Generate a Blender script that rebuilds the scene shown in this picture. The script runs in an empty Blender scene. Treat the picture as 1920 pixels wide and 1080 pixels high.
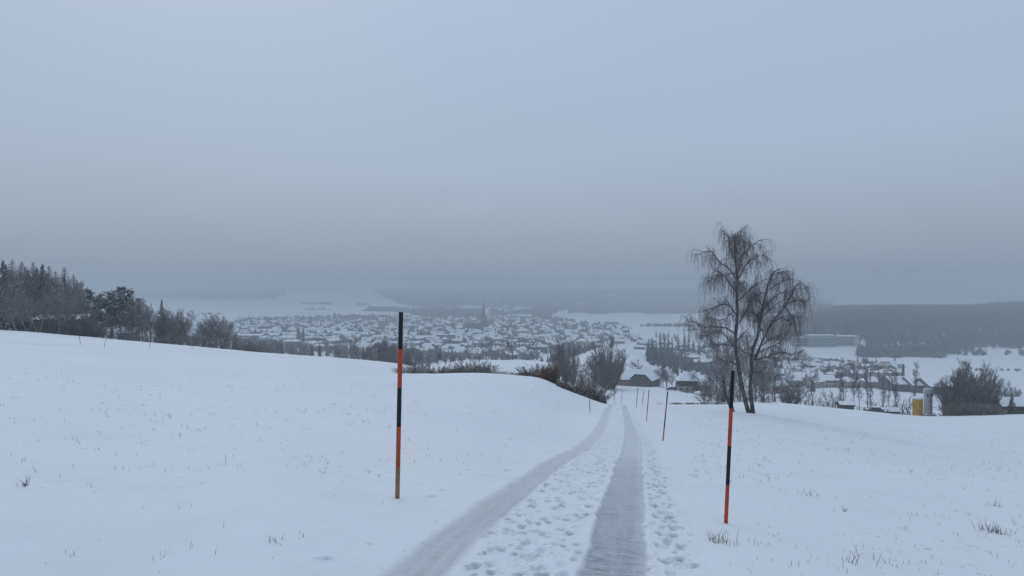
import bpy, math, random
import numpy as np
from mathutils import Vector, Matrix, Quaternion
R = math.radians
random.seed(7); NR = np.random.RandomState(7)
scene = bpy.context.scene
COL = scene.collection
F = 1297.0            # focal length in photograph pixels (1920 wide)

# ------------------------------------------------------------------ camera, world, sun, exposure
cam = bpy.data.cameras.new('camera'); camo = bpy.data.objects.new('camera', cam); COL.objects.link(camo)
cam.sensor_width = 36; cam.lens = 36 * F / 1920; cam.clip_start = .05; cam.clip_end = 30000
camo.location = (0, 0, 0); camo.rotation_euler = (R(90), 0, 0)
scene.camera = camo
SUN_EL, SUN_AZ = R(38), R(-25)
w = bpy.data.worlds.new('World'); scene.world = w; w.use_nodes = True
nt = w.node_tree; nt.nodes.clear()
out = nt.nodes.new('ShaderNodeOutputWorld'); add = nt.nodes.new('ShaderNodeAddShader')
b1 = nt.nodes.new('ShaderNodeBackground'); b2 = nt.nodes.new('ShaderNodeBackground')
sky = nt.nodes.new('ShaderNodeTexSky'); sky.sky_type = 'NISHITA'; sky.sun_disc = False
sky.sun_elevation = SUN_EL; sky.sun_rotation = SUN_AZ; sky.dust_density = 4
nt.links.new(sky.outputs[0], b1.inputs[0]); b1.inputs[1].default_value = .0025
tc = nt.nodes.new('ShaderNodeTexCoord'); sp = nt.nodes.new('ShaderNodeSeparateXYZ')
nz = nt.nodes.new('ShaderNodeTexNoise'); nz.inputs['Scale'].default_value = 1.6; nz.inputs['Detail'].default_value = 3
mp = nt.nodes.new('ShaderNodeMapping'); mp.inputs['Scale'].default_value = (1, 1, 3.5)
ma = nt.nodes.new('ShaderNodeMath'); ma.operation = 'MULTIPLY_ADD'; ma.inputs[1].default_value = .10
sb = nt.nodes.new('ShaderNodeMath'); sb.operation = 'SUBTRACT'; sb.inputs[1].default_value = .05
cr = nt.nodes.new('ShaderNodeValToRGB')
nt.links.new(tc.outputs['Generated'], sp.inputs[0]); nt.links.new(tc.outputs['Generated'], mp.inputs[0])
nt.links.new(mp.outputs[0], nz.inputs[0]); nt.links.new(nz.outputs[0], ma.inputs[0])
nt.links.new(sp.outputs[2], ma.inputs[2]); nt.links.new(ma.outputs[0], sb.inputs[0]); nt.links.new(sb.outputs[0], cr.inputs[0])
E = cr.color_ramp.elements
SKY = [(0.0, (.262, .316, .385)), (.06, (.300, .358, .436)), (.11, (.338, .405, .497)), (.20, (.380, .466, .590)),
       (.385, (.405, .498, .640)), (1.0, (.455, .555, .675))]
E[0].position, E[0].color = SKY[0][0], (*SKY[0][1], 1)
E[1].position, E[1].color = SKY[-1][0], (*SKY[-1][1], 1)
for p_, c_ in SKY[1:-1]:
    e = E.new(p_); e.color = (*c_, 1)
nt.links.new(cr.outputs[0], b2.inputs[0]); b2.inputs[1].default_value = 1.0
nt.links.new(b1.outputs[0], add.inputs[0]); nt.links.new(b2.outputs[0], add.inputs[1]); nt.links.new(add.outputs[0], out.inputs[0])
sun = bpy.data.lights.new('sun', 'SUN'); sun.energy = .5; sun.angle = R(60); sun.color = (1, .96, .92)
suno = bpy.data.objects.new('sun', sun); COL.objects.link(suno)
suno.rotation_euler = (R(90) - SUN_EL, 0, -SUN_AZ + R(180))
scene.view_settings.view_transform = 'Standard'; scene.view_settings.look = 'None'
scene.view_settings.exposure = .03; scene.view_settings.gamma = 1
scene.cycles.max_bounces = 5; scene.cycles.volume_bounces = 1; scene.cycles.transparent_max_bounces = 4
scene.cycles.caustics_reflective = False; scene.cycles.caustics_refractive = False
HAZE_DENSITY, HAZE_COLOR = .00053, (.64, .69, .725)

# ------------------------------------------------------------------ materials
def mat(name, col, rough=.8, noise=None, col2=None, scale=5., detail=4., bump=0., bscale=20., frost=0., frostlo=.3, spec=.3):
    m = bpy.data.materials.new(name); m.use_nodes = True; t = m.node_tree; N = t.nodes; L = t.links
    b = N['Principled BSDF']; b.inputs['Roughness'].default_value = rough
    b.inputs['Base Color'].default_value = (*col, 1); b.inputs['Specular IOR Level'].default_value = spec
    cur = None; g = N.new('ShaderNodeNewGeometry'); o = N.new('ShaderNodeTexCoord')
    if col2:
        n = N.new('ShaderNodeTexNoise'); n.inputs['Scale'].default_value = scale; n.inputs['Detail'].default_value = detail
        L.new(o.outputs['Object'], n.inputs[0])
        r = N.new('ShaderNodeValToRGB'); r.color_ramp.elements[0].position = .35; r.color_ramp.elements[1].position = .65
        r.color_ramp.elements[0].color = (*col, 1); r.color_ramp.elements[1].color = (*col2, 1)
        L.new(n.outputs[0], r.inputs[0]); cur = r.outputs[0]
    if frost:   # snow lying on upward faces
        s = N.new('ShaderNodeSeparateXYZ'); L.new(g.outputs['Normal'], s.inputs[0])
        n2 = N.new('ShaderNodeTexNoise'); n2.inputs['Scale'].default_value = 1.7; L.new(o.outputs['Object'], n2.inputs[0])
        a = N.new('ShaderNodeMath'); a.operation = 'ADD'; L.new(s.outputs[2], a.inputs[0]); L.new(n2.outputs[0], a.inputs[1])
        mr = N.new('ShaderNodeMapRange'); mr.inputs[1].default_value = frostlo + .5; mr.inputs[2].default_value = frostlo + 1.1
        mr.inputs[4].default_value = frost; L.new(a.outputs[0], mr.inputs[0])
        mx = N.new('ShaderNodeMix'); mx.data_type = 'RGBA'; L.new(mr.outputs[0], mx.inputs[0])
        if cur: L.new(cur, mx.inputs[6])
        else: mx.inputs[6].default_value = (*col, 1)
        mx.inputs[7].default_value = (.80, .82, .85, 1); cur = mx.outputs[2]
    if cur: L.new(cur, b.inputs['Base Color'])
    if bump:
        n = N.new('ShaderNodeTexNoise'); n.inputs['Scale'].default_value = bscale; n.inputs['Detail'].default_value = 5
        L.new(o.outputs['Object'], n.inputs[0]); bp = N.new('ShaderNodeBump'); bp.inputs['Strength'].default_value = bump
        bp.inputs['Distance'].default_value = .02; L.new(n.outputs[0], bp.inputs['Height']); L.new(bp.outputs[0], b.inputs['Normal'])
    return m

SNOWC = (.80, .83, .87)
def snow_ground(name, slush):
    m = bpy.data.materials.new(name); m.use_nodes = True; t = m.node_tree; N = t.nodes; L = t.links
    b = N['Principled BSDF']; b.inputs['Roughness'].default_value = .75; b.inputs['Specular IOR Level'].default_value = .25
    o = N.new('ShaderNodeTexCoord')
    def noise(sc, det=4, rough=.5, vec=None):
        n = N.new('ShaderNodeTexNoise'); n.inputs['Scale'].default_value = sc; n.inputs['Detail'].default_value = det
        n.inputs['Roughness'].default_value = rough; L.new(vec or o.outputs['Object'], n.inputs[0]); return n.outputs[0]
    def rng(v, a, c, lo=0., hi=1.):
        r = N.new('ShaderNodeMapRange'); r.inputs[1].default_value = a; r.inputs[2].default_value = c
        r.inputs[3].default_value = lo; r.inputs[4].default_value = hi; L.new(v, r.inputs[0]); return r.outputs[0]
    def mul(a, c):
        r = N.new('ShaderNodeMath'); r.operation = 'MULTIPLY'; L.new(a, r.inputs[0]); L.new(c, r.inputs[1]); return r.outputs[0]
    def mix(f, a, c):
        r = N.new('ShaderNodeMix'); r.data_type = 'RGBA'; L.new(f, r.inputs[0])
        for k, v in ((6, a), (7, c)):
            if isinstance(v, tuple): r.inputs[k].default_value = (*v, 1)
            else: L.new(v, r.inputs[k])
        return r.outputs[2]
    c = mix(rng(noise(.08, 5), .35, .7), SNOWC, (.755, .785, .83))          # packed and drifted areas
    c = mix(rng(noise(.9, 4), .52, .75, 0, .35), c, (.70, .72, .75))
    sp_ = mul(rng(noise(9., 3, .6), .63, .70, 0, .55), rng(noise(.35, 3), .45, .62))   # stubble showing through
    c = mix(sp_, c, (.34, .33, .29))
    if slush:
        at = N.new('ShaderNodeAttribute'); at.attribute_name = 'slush'
        s = N.new('ShaderNodeSeparateColor'); L.new(at.outputs['Color'], s.inputs[0])
        ra = N.new('ShaderNodeAttribute'); ra.attribute_name = 'along'
        mpn = N.new('ShaderNodeMapping'); mpn.inputs['Scale'].default_value = (4.2, 10, 3)
        L.new(ra.outputs['Vector'], mpn.inputs[0])
        mpl = N.new('ShaderNodeMapping'); mpl.inputs['Scale'].default_value = (14, 1.0, 3)
        L.new(ra.outputs['Vector'], mpl.inputs[0])
        st = noise(1., 6, .7, mpn.outputs[0]); gr = noise(60, 4, .7)
        pass
        patch = rng(noise(.55, 2, .5, ra.outputs['Vector']), .42, .58, .25, 1.)
        sc = mix(mul(rng(st, .46, .62), patch), (.48, .495, .54), (.25, .258, .29))
        sc = mix(rng(noise(1., 4, .6, mpl.outputs[0]), .5, .72, 0, .5), sc, (.60, .62, .665)); sc = mix(rng(gr, .50, .64, 0, .8), sc, (.22, .228, .255))
        lc = mix(rng(noise(1., 5, .6, mpl.outputs[0]), .35, .7), (.57, .585, .615), (.44, .45, .475))
        lc = mix(rng(gr, .48, .66, 0, .38), lc, (.34, .35, .375)); lc = mix(rng(st, .52, .72, 0, .5), lc, (.66, .68, .72))
        base = mix(s.outputs[1], lc, sc)                                     # G: left (pale) / right (dark) wheel track
        c = mix(s.outputs[0], c, base)
        c = mix(s.outputs[2], c, (.40, .415, .45))                            # B: dents' shade painted into the compacted footprints, plus dark flecks
    L.new(c, b.inputs['Base Color'])
    bp = N.new('ShaderNodeBump'); bp.inputs['Strength'].default_value = .5; bp.inputs['Distance'].default_value = .03
    L.new(noise(7, 6, .6), bp.inputs['Height']); L.new(bp.outputs[0], b.inputs['Normal'])
    return m

M = {}
M['snow_ground'] = snow_ground('field_snow', False)
M['road_snow'] = snow_ground('road_snow', True)
M['snow'] = mat('lying_snow', SNOWC, .8, col2=(.76, .79, .83), scale=.5)
M['dark'] = mat('dark_eaves', (.06, .055, .05))
M['glass'] = mat('window_glass', (.05, .06, .075), .25, spec=.5)
M['bark'] = mat('grey_bark', (.075, .065, .06), .9, col2=(.11, .10, .095), scale=3, frost=.55, frostlo=.35)
M['twig'] = mat('brown_twigs', (.150, .128, .122), .9, frost=.45, frostlo=.3)
M['twig_frost'] = mat('frosted_twigs', (.14, .12, .12), .9, frost=.8, frostlo=.05)
M['twig_birch'] = mat('reddish_birch_twigs', (.185, .158, .156), .9, frost=.4, frostlo=.35)
M['birch_bark'] = mat('birch_bark', (.045, .04, .037), .9, col2=(.13, .125, .118), scale=2.2, bump=.5, frost=.3, frostlo=.5)
M['pale_bark'] = mat('pale_birch_bark', (.38, .37, .36), .9, col2=(.12, .11, .11), scale=2.5)
M['larch'] = mat('larch_twigs', (.15, .115, .10), .9, frost=.35, frostlo=.3)
M['needle'] = mat('dark_needles', (.028, .042, .036), .9, frost=.5, frostlo=.35)
M['pine'] = mat('pine_needles', (.035, .05, .042), .9, frost=.65, frostlo=.25)
M['shrub'] = mat('tan_shrub_twigs', (.17, .13, .10), .9, col2=(.10, .08, .062), scale=1.5, frost=.6, frostlo=.3)
M['rusty'] = mat('russet_shrub_twigs', (.21, .15, .115), .9, frost=.2, frostlo=.4)
M['leafdark'] = mat('dark_dead_leaves', (.055, .043, .036), .9, frost=.5, frostlo=.5)
M['wood_far'] = mat('far_wood', (.055, .06, .062), .9, col2=(.085, .082, .082), scale=.02, frost=.25, frostlo=.3)
M['wood_hill'] = mat('hill_wood', (.05, .05, .05), .95, col2=(.10, .095, .095), scale=.012, detail=6, frost=.35, frostlo=.2)
M['grass'] = mat('dry_grass', (.20, .185, .13), .9, col2=(.10, .10, .065), scale=2.5)
M['straw'] = mat('straw', (.30, .26, .17), .9, col2=(.14, .13, .08), scale=8)
M['black'] = mat('black_paint', (.006, .007, .010), .45, col2=(.011, .012, .016), scale=9)
M['orange'] = mat('orange_paint', (.50, .075, .028), .6, col2=(.36, .06, .03), scale=9, detail=8)
M['rawwood'] = mat('raw_wood', (.33, .19, .10), .8, col2=(.22, .13, .075), scale=12)
for k, c in dict(cream=(.36, .335, .275), white=(.46, .46, .45), grey=(.22, .22, .22), ochre=(.34, .28, .17), pink=(.30, .225, .205),
                 brick=(.27, .12, .09), wooden=(.11, .085, .07), green=(.25, .30, .27), teal=(.11, .20, .195), slate=(.12, .125, .135)).items():
    M[k] = mat(k + '_wall', c, .85, col2=tuple(v * .88 for v in c), scale=.6)
M['tiles'] = mat('half_thawed_tiles', (.20, .13, .11), .9, col2=(.50, .50, .52), scale=.35, detail=5)
M['planks'] = mat('barn_planks', (.17, .16, .145), .9, col2=(.12, .112, .10), scale=4)
M['church'] = mat('church_stone', (.17, .15, .13), .9, col2=(.12, .105, .095), scale=.3)
M['churchroof'] = mat('church_roof', (.075, .07, .075), .8, frost=.5, frostlo=.55)
M['yellow'] = mat('yellow_silo', (.62, .36, .07), .6, col2=(.38, .22, .06), scale=1.2, detail=6)
M['silo'] = mat('grey_silo', (.50, .51, .50), .6, col2=(.40, .41, .41), scale=.8)
M['metal'] = mat('dark_metal', (.08, .085, .09), .6)

# ------------------------------------------------------------------ terrain height
TU = [-500, 0, 250, 480, 740, 880, 1000, 1080, 1150, 1250, 1400, 1600, 1750, 1920, 2500]
TY = [.5, 2.5, 5, 10, 20, 40, 60, 75, 100, 150, 200, 300, 450, 650, 1000, 1500, 2200, 3200, 4500, 5500, 7000, 9200, 14000]
TZ = {
 -500: [-1.6, -1.6, -1.55, -1.8, -2.5, -3.8, -4.6, -5.0, -5.8, -7.4, -9.8, -17, -32, -50, -72, -84, -90, -86, -80, -42, -38, -30, -20],
 0:    [-1.6, -1.6, -1.62, -1.95, -2.7, -4.2, -5.2, -5.9, -7.0, -9.2, -12.3, -20, -36, -56, -76, -86, -92, -87, -80, -40, -38, -30, -20],
 250:  [-1.6, -1.62, -1.7, -2.1, -3.0, -4.9, -6.3, -7.2, -8.7, -11.5, -16.3, -28, -45, -60, -76, -86, -92, -88, -80, -36, -34, -30, -20],
 480:  [-1.6, -1.64, -1.76, -2.2, -3.3, -5.3, -6.9, -8.0, -9.9, -13.9, -20.5, -34, -50, -64, -79, -87, -93, -89, -80, -36, -34, -30, -20],
 740:  [-1.6, -1.70, -1.92, -2.50, -3.6, -6.0, -7.8, -9.0, -11.4, -16.3, -24, -37, -53, -70, -84, -92, -98, -96, -72, -38, -30, -25, -20],
 880:  [-1.6, -1.71, -1.94, -2.60, -3.9, -6.15, -7.4, -9.6, -14.6, -19.5, -23.8, -31.2, -50, -74, -87, -93, -101, -103, -60, -34, -24, -20, -20],
 1000: [-1.6, -1.73, -1.98, -2.69, -4.25, -6.7, -7.75, -10.2, -15.2, -20.5, -24.8, -31.6, -50, -74, -87, -93, -101, -105, -62, -34, -24, -20, -20],
 1080: [-1.6, -1.74, -2.0, -2.72, -4.45, -7.3, -9.25, -11.6, -16, -22, -28, -37, -52, -64, -90, -94, -102, -108, -66, -34, -24, -20, -20],
 1150: [-1.6, -1.75, -2.02, -2.76, -4.5, -7.4, -10.3, -12.6, -16.7, -24.3, -31.5, -42.6, -52, -54.5, -90, -95, -102, -109, -68, -34, -24, -20, -20],
 1250: [-1.6, -1.77, -2.07, -2.85, -4.6, -7.7, -10.45, -12.75, -16.8, -24.6, -32, -43.4, -58, -72, -92, -97, -103, -109, -69, -34, -24, -20, -20],
 1400: [-1.6, -1.80, -2.13, -2.95, -4.8, -8.1, -10.75, -12.9, -16.7, -24.6, -33.2, -50, -68, -83, -95, -98, -102, -106, -60, -34, -24, -20, -20],
 1600: [-1.6, -1.85, -2.22, -3.1, -5.15, -8.8, -12.05, -14.35, -18.3, -26.4, -36.5, -52, -66.5, -82, -99, -66, -64, -90, -110, -110, -110, -110, -110],
 1750: [-1.6, -1.90, -2.3, -3.25, -5.4, -9.5, -13.0, -15.4, -19.4, -27.8, -38, -53.5, -67.5, -82.5, -99, -66, -60, -90, -110, -110, -110, -110, -110],
 1920: [-1.6, -1.94, -2.4, -3.4, -5.6, -9.8, -13.3, -15.7, -19.6, -27.4, -37, -54, -69, -83, -99, -64, -57, -85, -110, -110, -110, -110, -110],
 2500: [-1.6, -1.98, -2.5, -3.6, -6.0, -10.4, -14.2, -16.8, -20.8, -28.5, -37, -54, -69, -83, -97, -62, -54, -80, -110, -110, -110, -110, -110]}
def pchip(x, y, xi):
    x = np.asarray(x, float); y = np.asarray(y, float); h = np.diff(x); d = np.diff(y) / h; m = np.zeros(len(x))
    for i in range(1, len(x) - 1):
        if d[i-1] * d[i] > 0:
            w1 = 2 * h[i] + h[i-1]; w2 = h[i] + 2 * h[i-1]; m[i] = (w1 + w2) / (w1 / d[i-1] + w2 / d[i])
    m[0] = d[0]; m[-1] = d[-1]
    k = np.clip(np.searchsorted(x, xi) - 1, 0, len(x) - 2); t = (xi - x[k]) / h[k]
    return ((2*t**3 - 3*t**2 + 1) * y[k] + (t**3 - 2*t**2 + t) * h[k] * m[k] + (-2*t**3 + 3*t**2) * y[k+1] + (t**3 - t**2) * h[k] * m[k+1])
LY = np.log(TY); GL = np.arange(LY[0], LY[-1] + .01, .05); GU = np.arange(-500, 2501, 20.)
_rows = np.array([pchip(LY, TZ[u], GL) for u in TU])
GRID = np.array([pchip(TU, _rows[:, j], GU) for j in range(len(GL))])      # [logY, u]
def cub(p0, p1, p2, p3, t): return p1 + .5 * t * (p2 - p0 + t * (2*p0 - 5*p1 + 4*p2 - p3 + t * (3 * (p1 - p2) + p3 - p0)))
def hsh(ix, iy, s):
    v = np.sin(ix * 127.1 + iy * 311.7 + s * 74.7) * 43758.5453; return v - np.floor(v)
def vn(x, y, s=0):
    ix, iy = np.floor(x), np.floor(y); fx, fy = x - ix, y - iy; fx = fx*fx*(3-2*fx); fy = fy*fy*(3-2*fy)
    a, b_, c, d = hsh(ix, iy, s), hsh(ix+1, iy, s), hsh(ix, iy+1, s), hsh(ix+1, iy+1, s)
    return (a + (b_-a)*fx) * (1-fy) + (c + (d-c)*fx) * fy - .5
RC_Y = [-5, 2, 4.7, 9.7, 23, 48, 73, 100]; RC_X = [-1.6, -.52, 0.0, .93, 3.33, 7.25, 11.25, 16.2]
def road_x(y): return pchip(RC_Y, RC_X, np.clip(y, -4.9, 99))
def H0(x, y):
    x = np.asarray(x, float); y = np.asarray(y, float)
    r = np.hypot(x, y) + 1e-6; th = np.arctan2(x, y); tc_ = np.clip(th, R(-48), R(48))
    Y = np.clip(r * np.cos(tc_), .55, 13500); U = np.clip(960 + F * np.tan(tc_), -480, 2480)
    a = (np.log(Y) - GL[0]) / .05; b = (U - GU[0]) / 20
    i = np.clip(a.astype(int), 1, len(GL) - 3); j = np.clip(b.astype(int), 1, len(GU) - 3); fa = a - i; fb = b - j
    rr = [cub(GRID[i+k, j-1], GRID[i+k, j], GRID[i+k, j+1], GRID[i+k, j+2], fb) for k in (-1, 0, 1, 2)]
    z = cub(*rr, fa)
    back = np.clip((np.abs(th) - R(52)) / R(60), 0, 1); back = back * back * (3 - 2 * back)
    z = z * (1 - back) + back * (-1.6 + .07 * np.minimum(r, 400))
    amp = np.clip((r - 6) / 60, 0, 1)
    z = z + 10 * np.clip((r - 1500) / 700, 0, 1) * vn(x / 190, y / 300, 15)
    z = z + .03 * vn(x * .9, y * .9, 1) + .011 * vn(x * 2.9 + 7, y * 2.1, 12) + .022 * vn(x * .35, y * .8, 13) + .006 * np.clip((30 - r) / 20, 0, 1) * vn(x * 7, y * 5, 14) + .10 * amp * vn(x * .18, y * .18, 2) + .35 * amp * np.clip(r / 400, 0, 4) * vn(x * .02, y * .02, 3)
    return z
def H(x, y):
    z = H0(x, y); t = np.abs(x - road_x(y) - .05)
    m = np.clip((1.60 - t) / .12, 0, 1) * ((y > -4) & (y < 79))
    return z - .10 * m
def h1(x, y): return float(H0(np.array([x]), np.array([y]))[0])
_MY = np.exp(np.linspace(math.log(2.), math.log(9000), 1400))
def hit(u, yp, ymin=0):
    """first visible ground point seen at a pixel -> world point"""
    X = (u - 960) / F * _MY; zr = -(yp - 540) / F * _MY; z = H0(X, _MY)
    ok = np.where((z >= zr) & (_MY > ymin))[0]
    if len(ok) == 0: return None
    k = ok[0]; return Vector((X[k], _MY[k], z[k]))
def at(u, Y): return Vector(((u - 960) / F * Y, Y, h1((u - 960) / F * Y, Y)))
def px(p): return 960 + F * p[0] / p[1], 540 - F * p[2] / p[1]

# ------------------------------------------------------------------ mesh helpers
def mesh_np(name, V, faces_list, mats, midx=None, smooth=False):
    """faces_list: list of int arrays (n,k)"""
    me = bpy.data.meshes.new(name); V = np.asarray(V, np.float32)
    me.vertices.add(len(V)); me.vertices.foreach_set('co', V.ravel())
    tot = sum(f.size for f in faces_list); nf = sum(len(f) for f in faces_list)
    me.loops.add(tot); me.polygons.add(nf)
    me.loops.foreach_set('vertex_index', np.concatenate([f.ravel() for f in faces_list]).astype(np.int32))
    ln = np.concatenate([np.full(len(f), f.shape[1]) for f in faces_list])
    me.polygons.foreach_set('loop_start', np.concatenate([[0], np.cumsum(ln)[:-1]]).astype(np.int32))
    me.polygons.foreach_set('loop_total', ln.astype(np.int32))
    if midx is not None: me.polygons.foreach_set('material_index', np.asarray(midx, np.int32))
    me.polygons.foreach_set('use_smooth', np.full(nf, smooth))
    for m in mats: me.materials.append(m)
    me.update(calc_edges=True); me.validate(); return me
class MB:
    def __init__(s): s.v = []; s.f = []; s.m = []
    def poly(s, pts, m=0):
        n = len(s.v); s.v += [tuple(p) for p in pts]; s.f.append(tuple(range(n, n + len(pts)))); s.m.append(m)
    def box(s, x0, x1, y0, y1, z0, z1, m=0, top=None):
        n = len(s.v); s.v += [(x0,y0,z0),(x1,y0,z0),(x1,y1,z0),(x0,y1,z0),(x0,y0,z1),(x1,y0,z1),(x1,y1,z1),(x0,y1,z1)]
        for f in ((0,3,2,1),(4,5,6,7),(0,1,5,4),(1,2,6,5),(2,3,7,6),(3,0,4,7)):
            s.f.append(tuple(n + i for i in f)); s.m.append(top if (top is not None and f == (4,5,6,7)) else m)
    def prism(s, prof, x0, x1, m=0, fm=None):
        """profile of (y,z) extruded along x; fm: material per side edge"""
        n = len(s.v); k = len(prof); s.v += [(x0, a, b) for a, b in prof] + [(x1, a, b) for a, b in prof]
        s.f.append(tuple(n + i for i in range(k))); s.m.append(m); s.f.append(tuple(n + k + i for i in reversed(range(k)))); s.m.append(m)
        for i in range(k):
            j = (i + 1) % k; s.f.append((n+i, n+k+i, n+k+j, n+j)); s.m.append(fm[i] if fm else m)
    def lathe(s, prof, n=12, cx=0, cy=0, m=0, cap=True):
        b = len(s.v)
        for r, z in prof: s.v += [(cx + r*math.cos(2*math.pi*i/n), cy + r*math.sin(2*math.pi*i/n), z) for i in range(n)]
        for a in range(len(prof) - 1):
            for i in range(n):
                j = (i+1) % n; s.f.append((b+a*n+i, b+a*n+j, b+(a+1)*n+j, b+(a+1)*n+i)); s.m.append(m)
        if cap:
            s.f.append(tuple(b + (len(prof)-1)*n + i for i in range(n))); s.m.append(m)
            s.f.append(tuple(b + i for i in reversed(range(n)))); s.m.append(m)
    def tube(s, p, q, r0, r1, n=6, m=0):
        p, q = Vector(p), Vector(q); d = (q - p).normalized(); a = d.orthogonal().normalized(); c = d.cross(a); b = len(s.v)
        for o, r in ((p, r0), (q, r1)):
            s.v += [tuple(o + a * (r*math.cos(2*math.pi*i/n)) + c * (r*math.sin(2*math.pi*i/n))) for i in range(n)]
        for i in range(n):
            j = (i+1) % n; s.f.append((b+i, b+j, b+n+j, b+n+i)); s.m.append(m)
        s.f.append(tuple(b+n+i for i in range(n))); s.m.append(m); s.f.append(tuple(b+i for i in reversed(range(n)))); s.m.append(m)
    def mesh(s, name, mats, smooth=False):
        me = bpy.data.meshes.new(name); me.from_pydata(s.v, [], s.f)
        for m in mats: me.materials.append(m)
        me.polygons.foreach_set('material_index', s.m); me.polygons.foreach_set('use_smooth', [smooth]*len(s.f)); me.update(); return me
def obj(name, me, parent=None, loc=None):
    o = bpy.data.objects.new(name, me); COL.objects.link(o)
    if parent: o.parent = parent
    if loc is not None: o.location = loc
    return o
def tag(o, label=None, cat=None, group=None, kind=None):
    if label: o['label'] = label
    if cat: o['category'] = cat
    if group: o['group'] = group
    if kind: o['kind'] = kind
    return o
def root(name, loc, rz=0., sc=1.):
    o = bpy.data.objects.new(name, None); COL.objects.link(o); o.location = loc; o.rotation_euler = (0, 0, rz)
    o.scale = sc if isinstance(sc, tuple) else (sc, sc, sc); o.empty_display_size = .2; return o
REG = []
def reg(o, phrase, where, cat, group=None):
    REG.append((o, phrase, where, cat, group))
def nth(i):
    w_ = ['', 'first', 'second', 'third', 'fourth', 'fifth', 'sixth', 'seventh', 'eighth', 'ninth', 'tenth']
    return w_[i] if i < len(w_) else f"{i}{'th' if 10 < i % 100 < 14 else {1: 'st', 2: 'nd', 3: 'rd'}.get(i % 10, 'th')}"
def finish_labels():
    for i, e in enumerate(REG):
        REG[i] = (e[0], e[1], e[2].replace('between teal hall and tower block', 'right of the teal hall').replace('in the hazy back rows', 'in back rows').replace('in the middle rows', 'in middle rows').replace('in the front rows', 'in front rows').replace('on the wooded slope above the farmhouses', 'on the slope above the farmhouses'), e[3], e[4])
    B = {}
    for e in REG: B.setdefault((e[1], e[2]), []).append(e)
    for (ph, wh), L_ in B.items():
        L_.sort(key=lambda e: e[0].location.x / max(e[0].location.y, 1)); n = len(L_)
        for i, e in enumerate(L_):
            o = e[0]
            if n == 1: lab = f'{ph} {wh}'
            elif i == 0: lab = f'{ph} {wh}, leftmost of {n}'
            elif i == n - 1: lab = f'{ph} {wh}, rightmost of {n}'
            else: lab = f'{ph} {wh}, {nth(i+1)} from left'
            tag(o, lab, e[3], e[4] or (e[3] + 's ' + wh))

# ------------------------------------------------------------------ ground sheet (one polar sheet round the viewpoint, out past the horizon)
def ground():
    th = np.concatenate([np.linspace(-180, -44, 60, endpoint=False), np.linspace(-44, 44, 640), np.linspace(44, 180, 61)[1:-1]])
    rr = np.concatenate([np.linspace(.3, 3, 14, endpoint=False), np.exp(np.linspace(math.log(3), math.log(45), 400, endpoint=False)),
                         np.exp(np.linspace(math.log(45), math.log(9300), 420))])
    T, RR = np.meshgrid(np.radians(th), rr); X = RR * np.sin(T); Y = RR * np.cos(T); Z = H(X, Y)
    nr, nc = X.shape
    V = np.stack([X, Y, Z], -1).reshape(-1, 3); V = np.vstack([V, [[0, 0, h1(0.01, 0.01)]]])
    i = np.arange(nr - 1)[:, None] * nc; j = np.arange(nc)[None, :]; j2 = (j + 1) % nc
    q = np.stack([i + j, i + j2, i + nc + j2, i + nc + j], -1).reshape(-1, 4)[:, ::-1]
    c = np.stack([np.full(nc, nr * nc), np.arange(nc), (np.arange(nc) + 1) % nc], -1)[:, ::-1]
    tag(obj('ground', mesh_np('ground', V, [q, c], [M['snow_ground']], smooth=True)), kind='structure')
ground()

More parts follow.
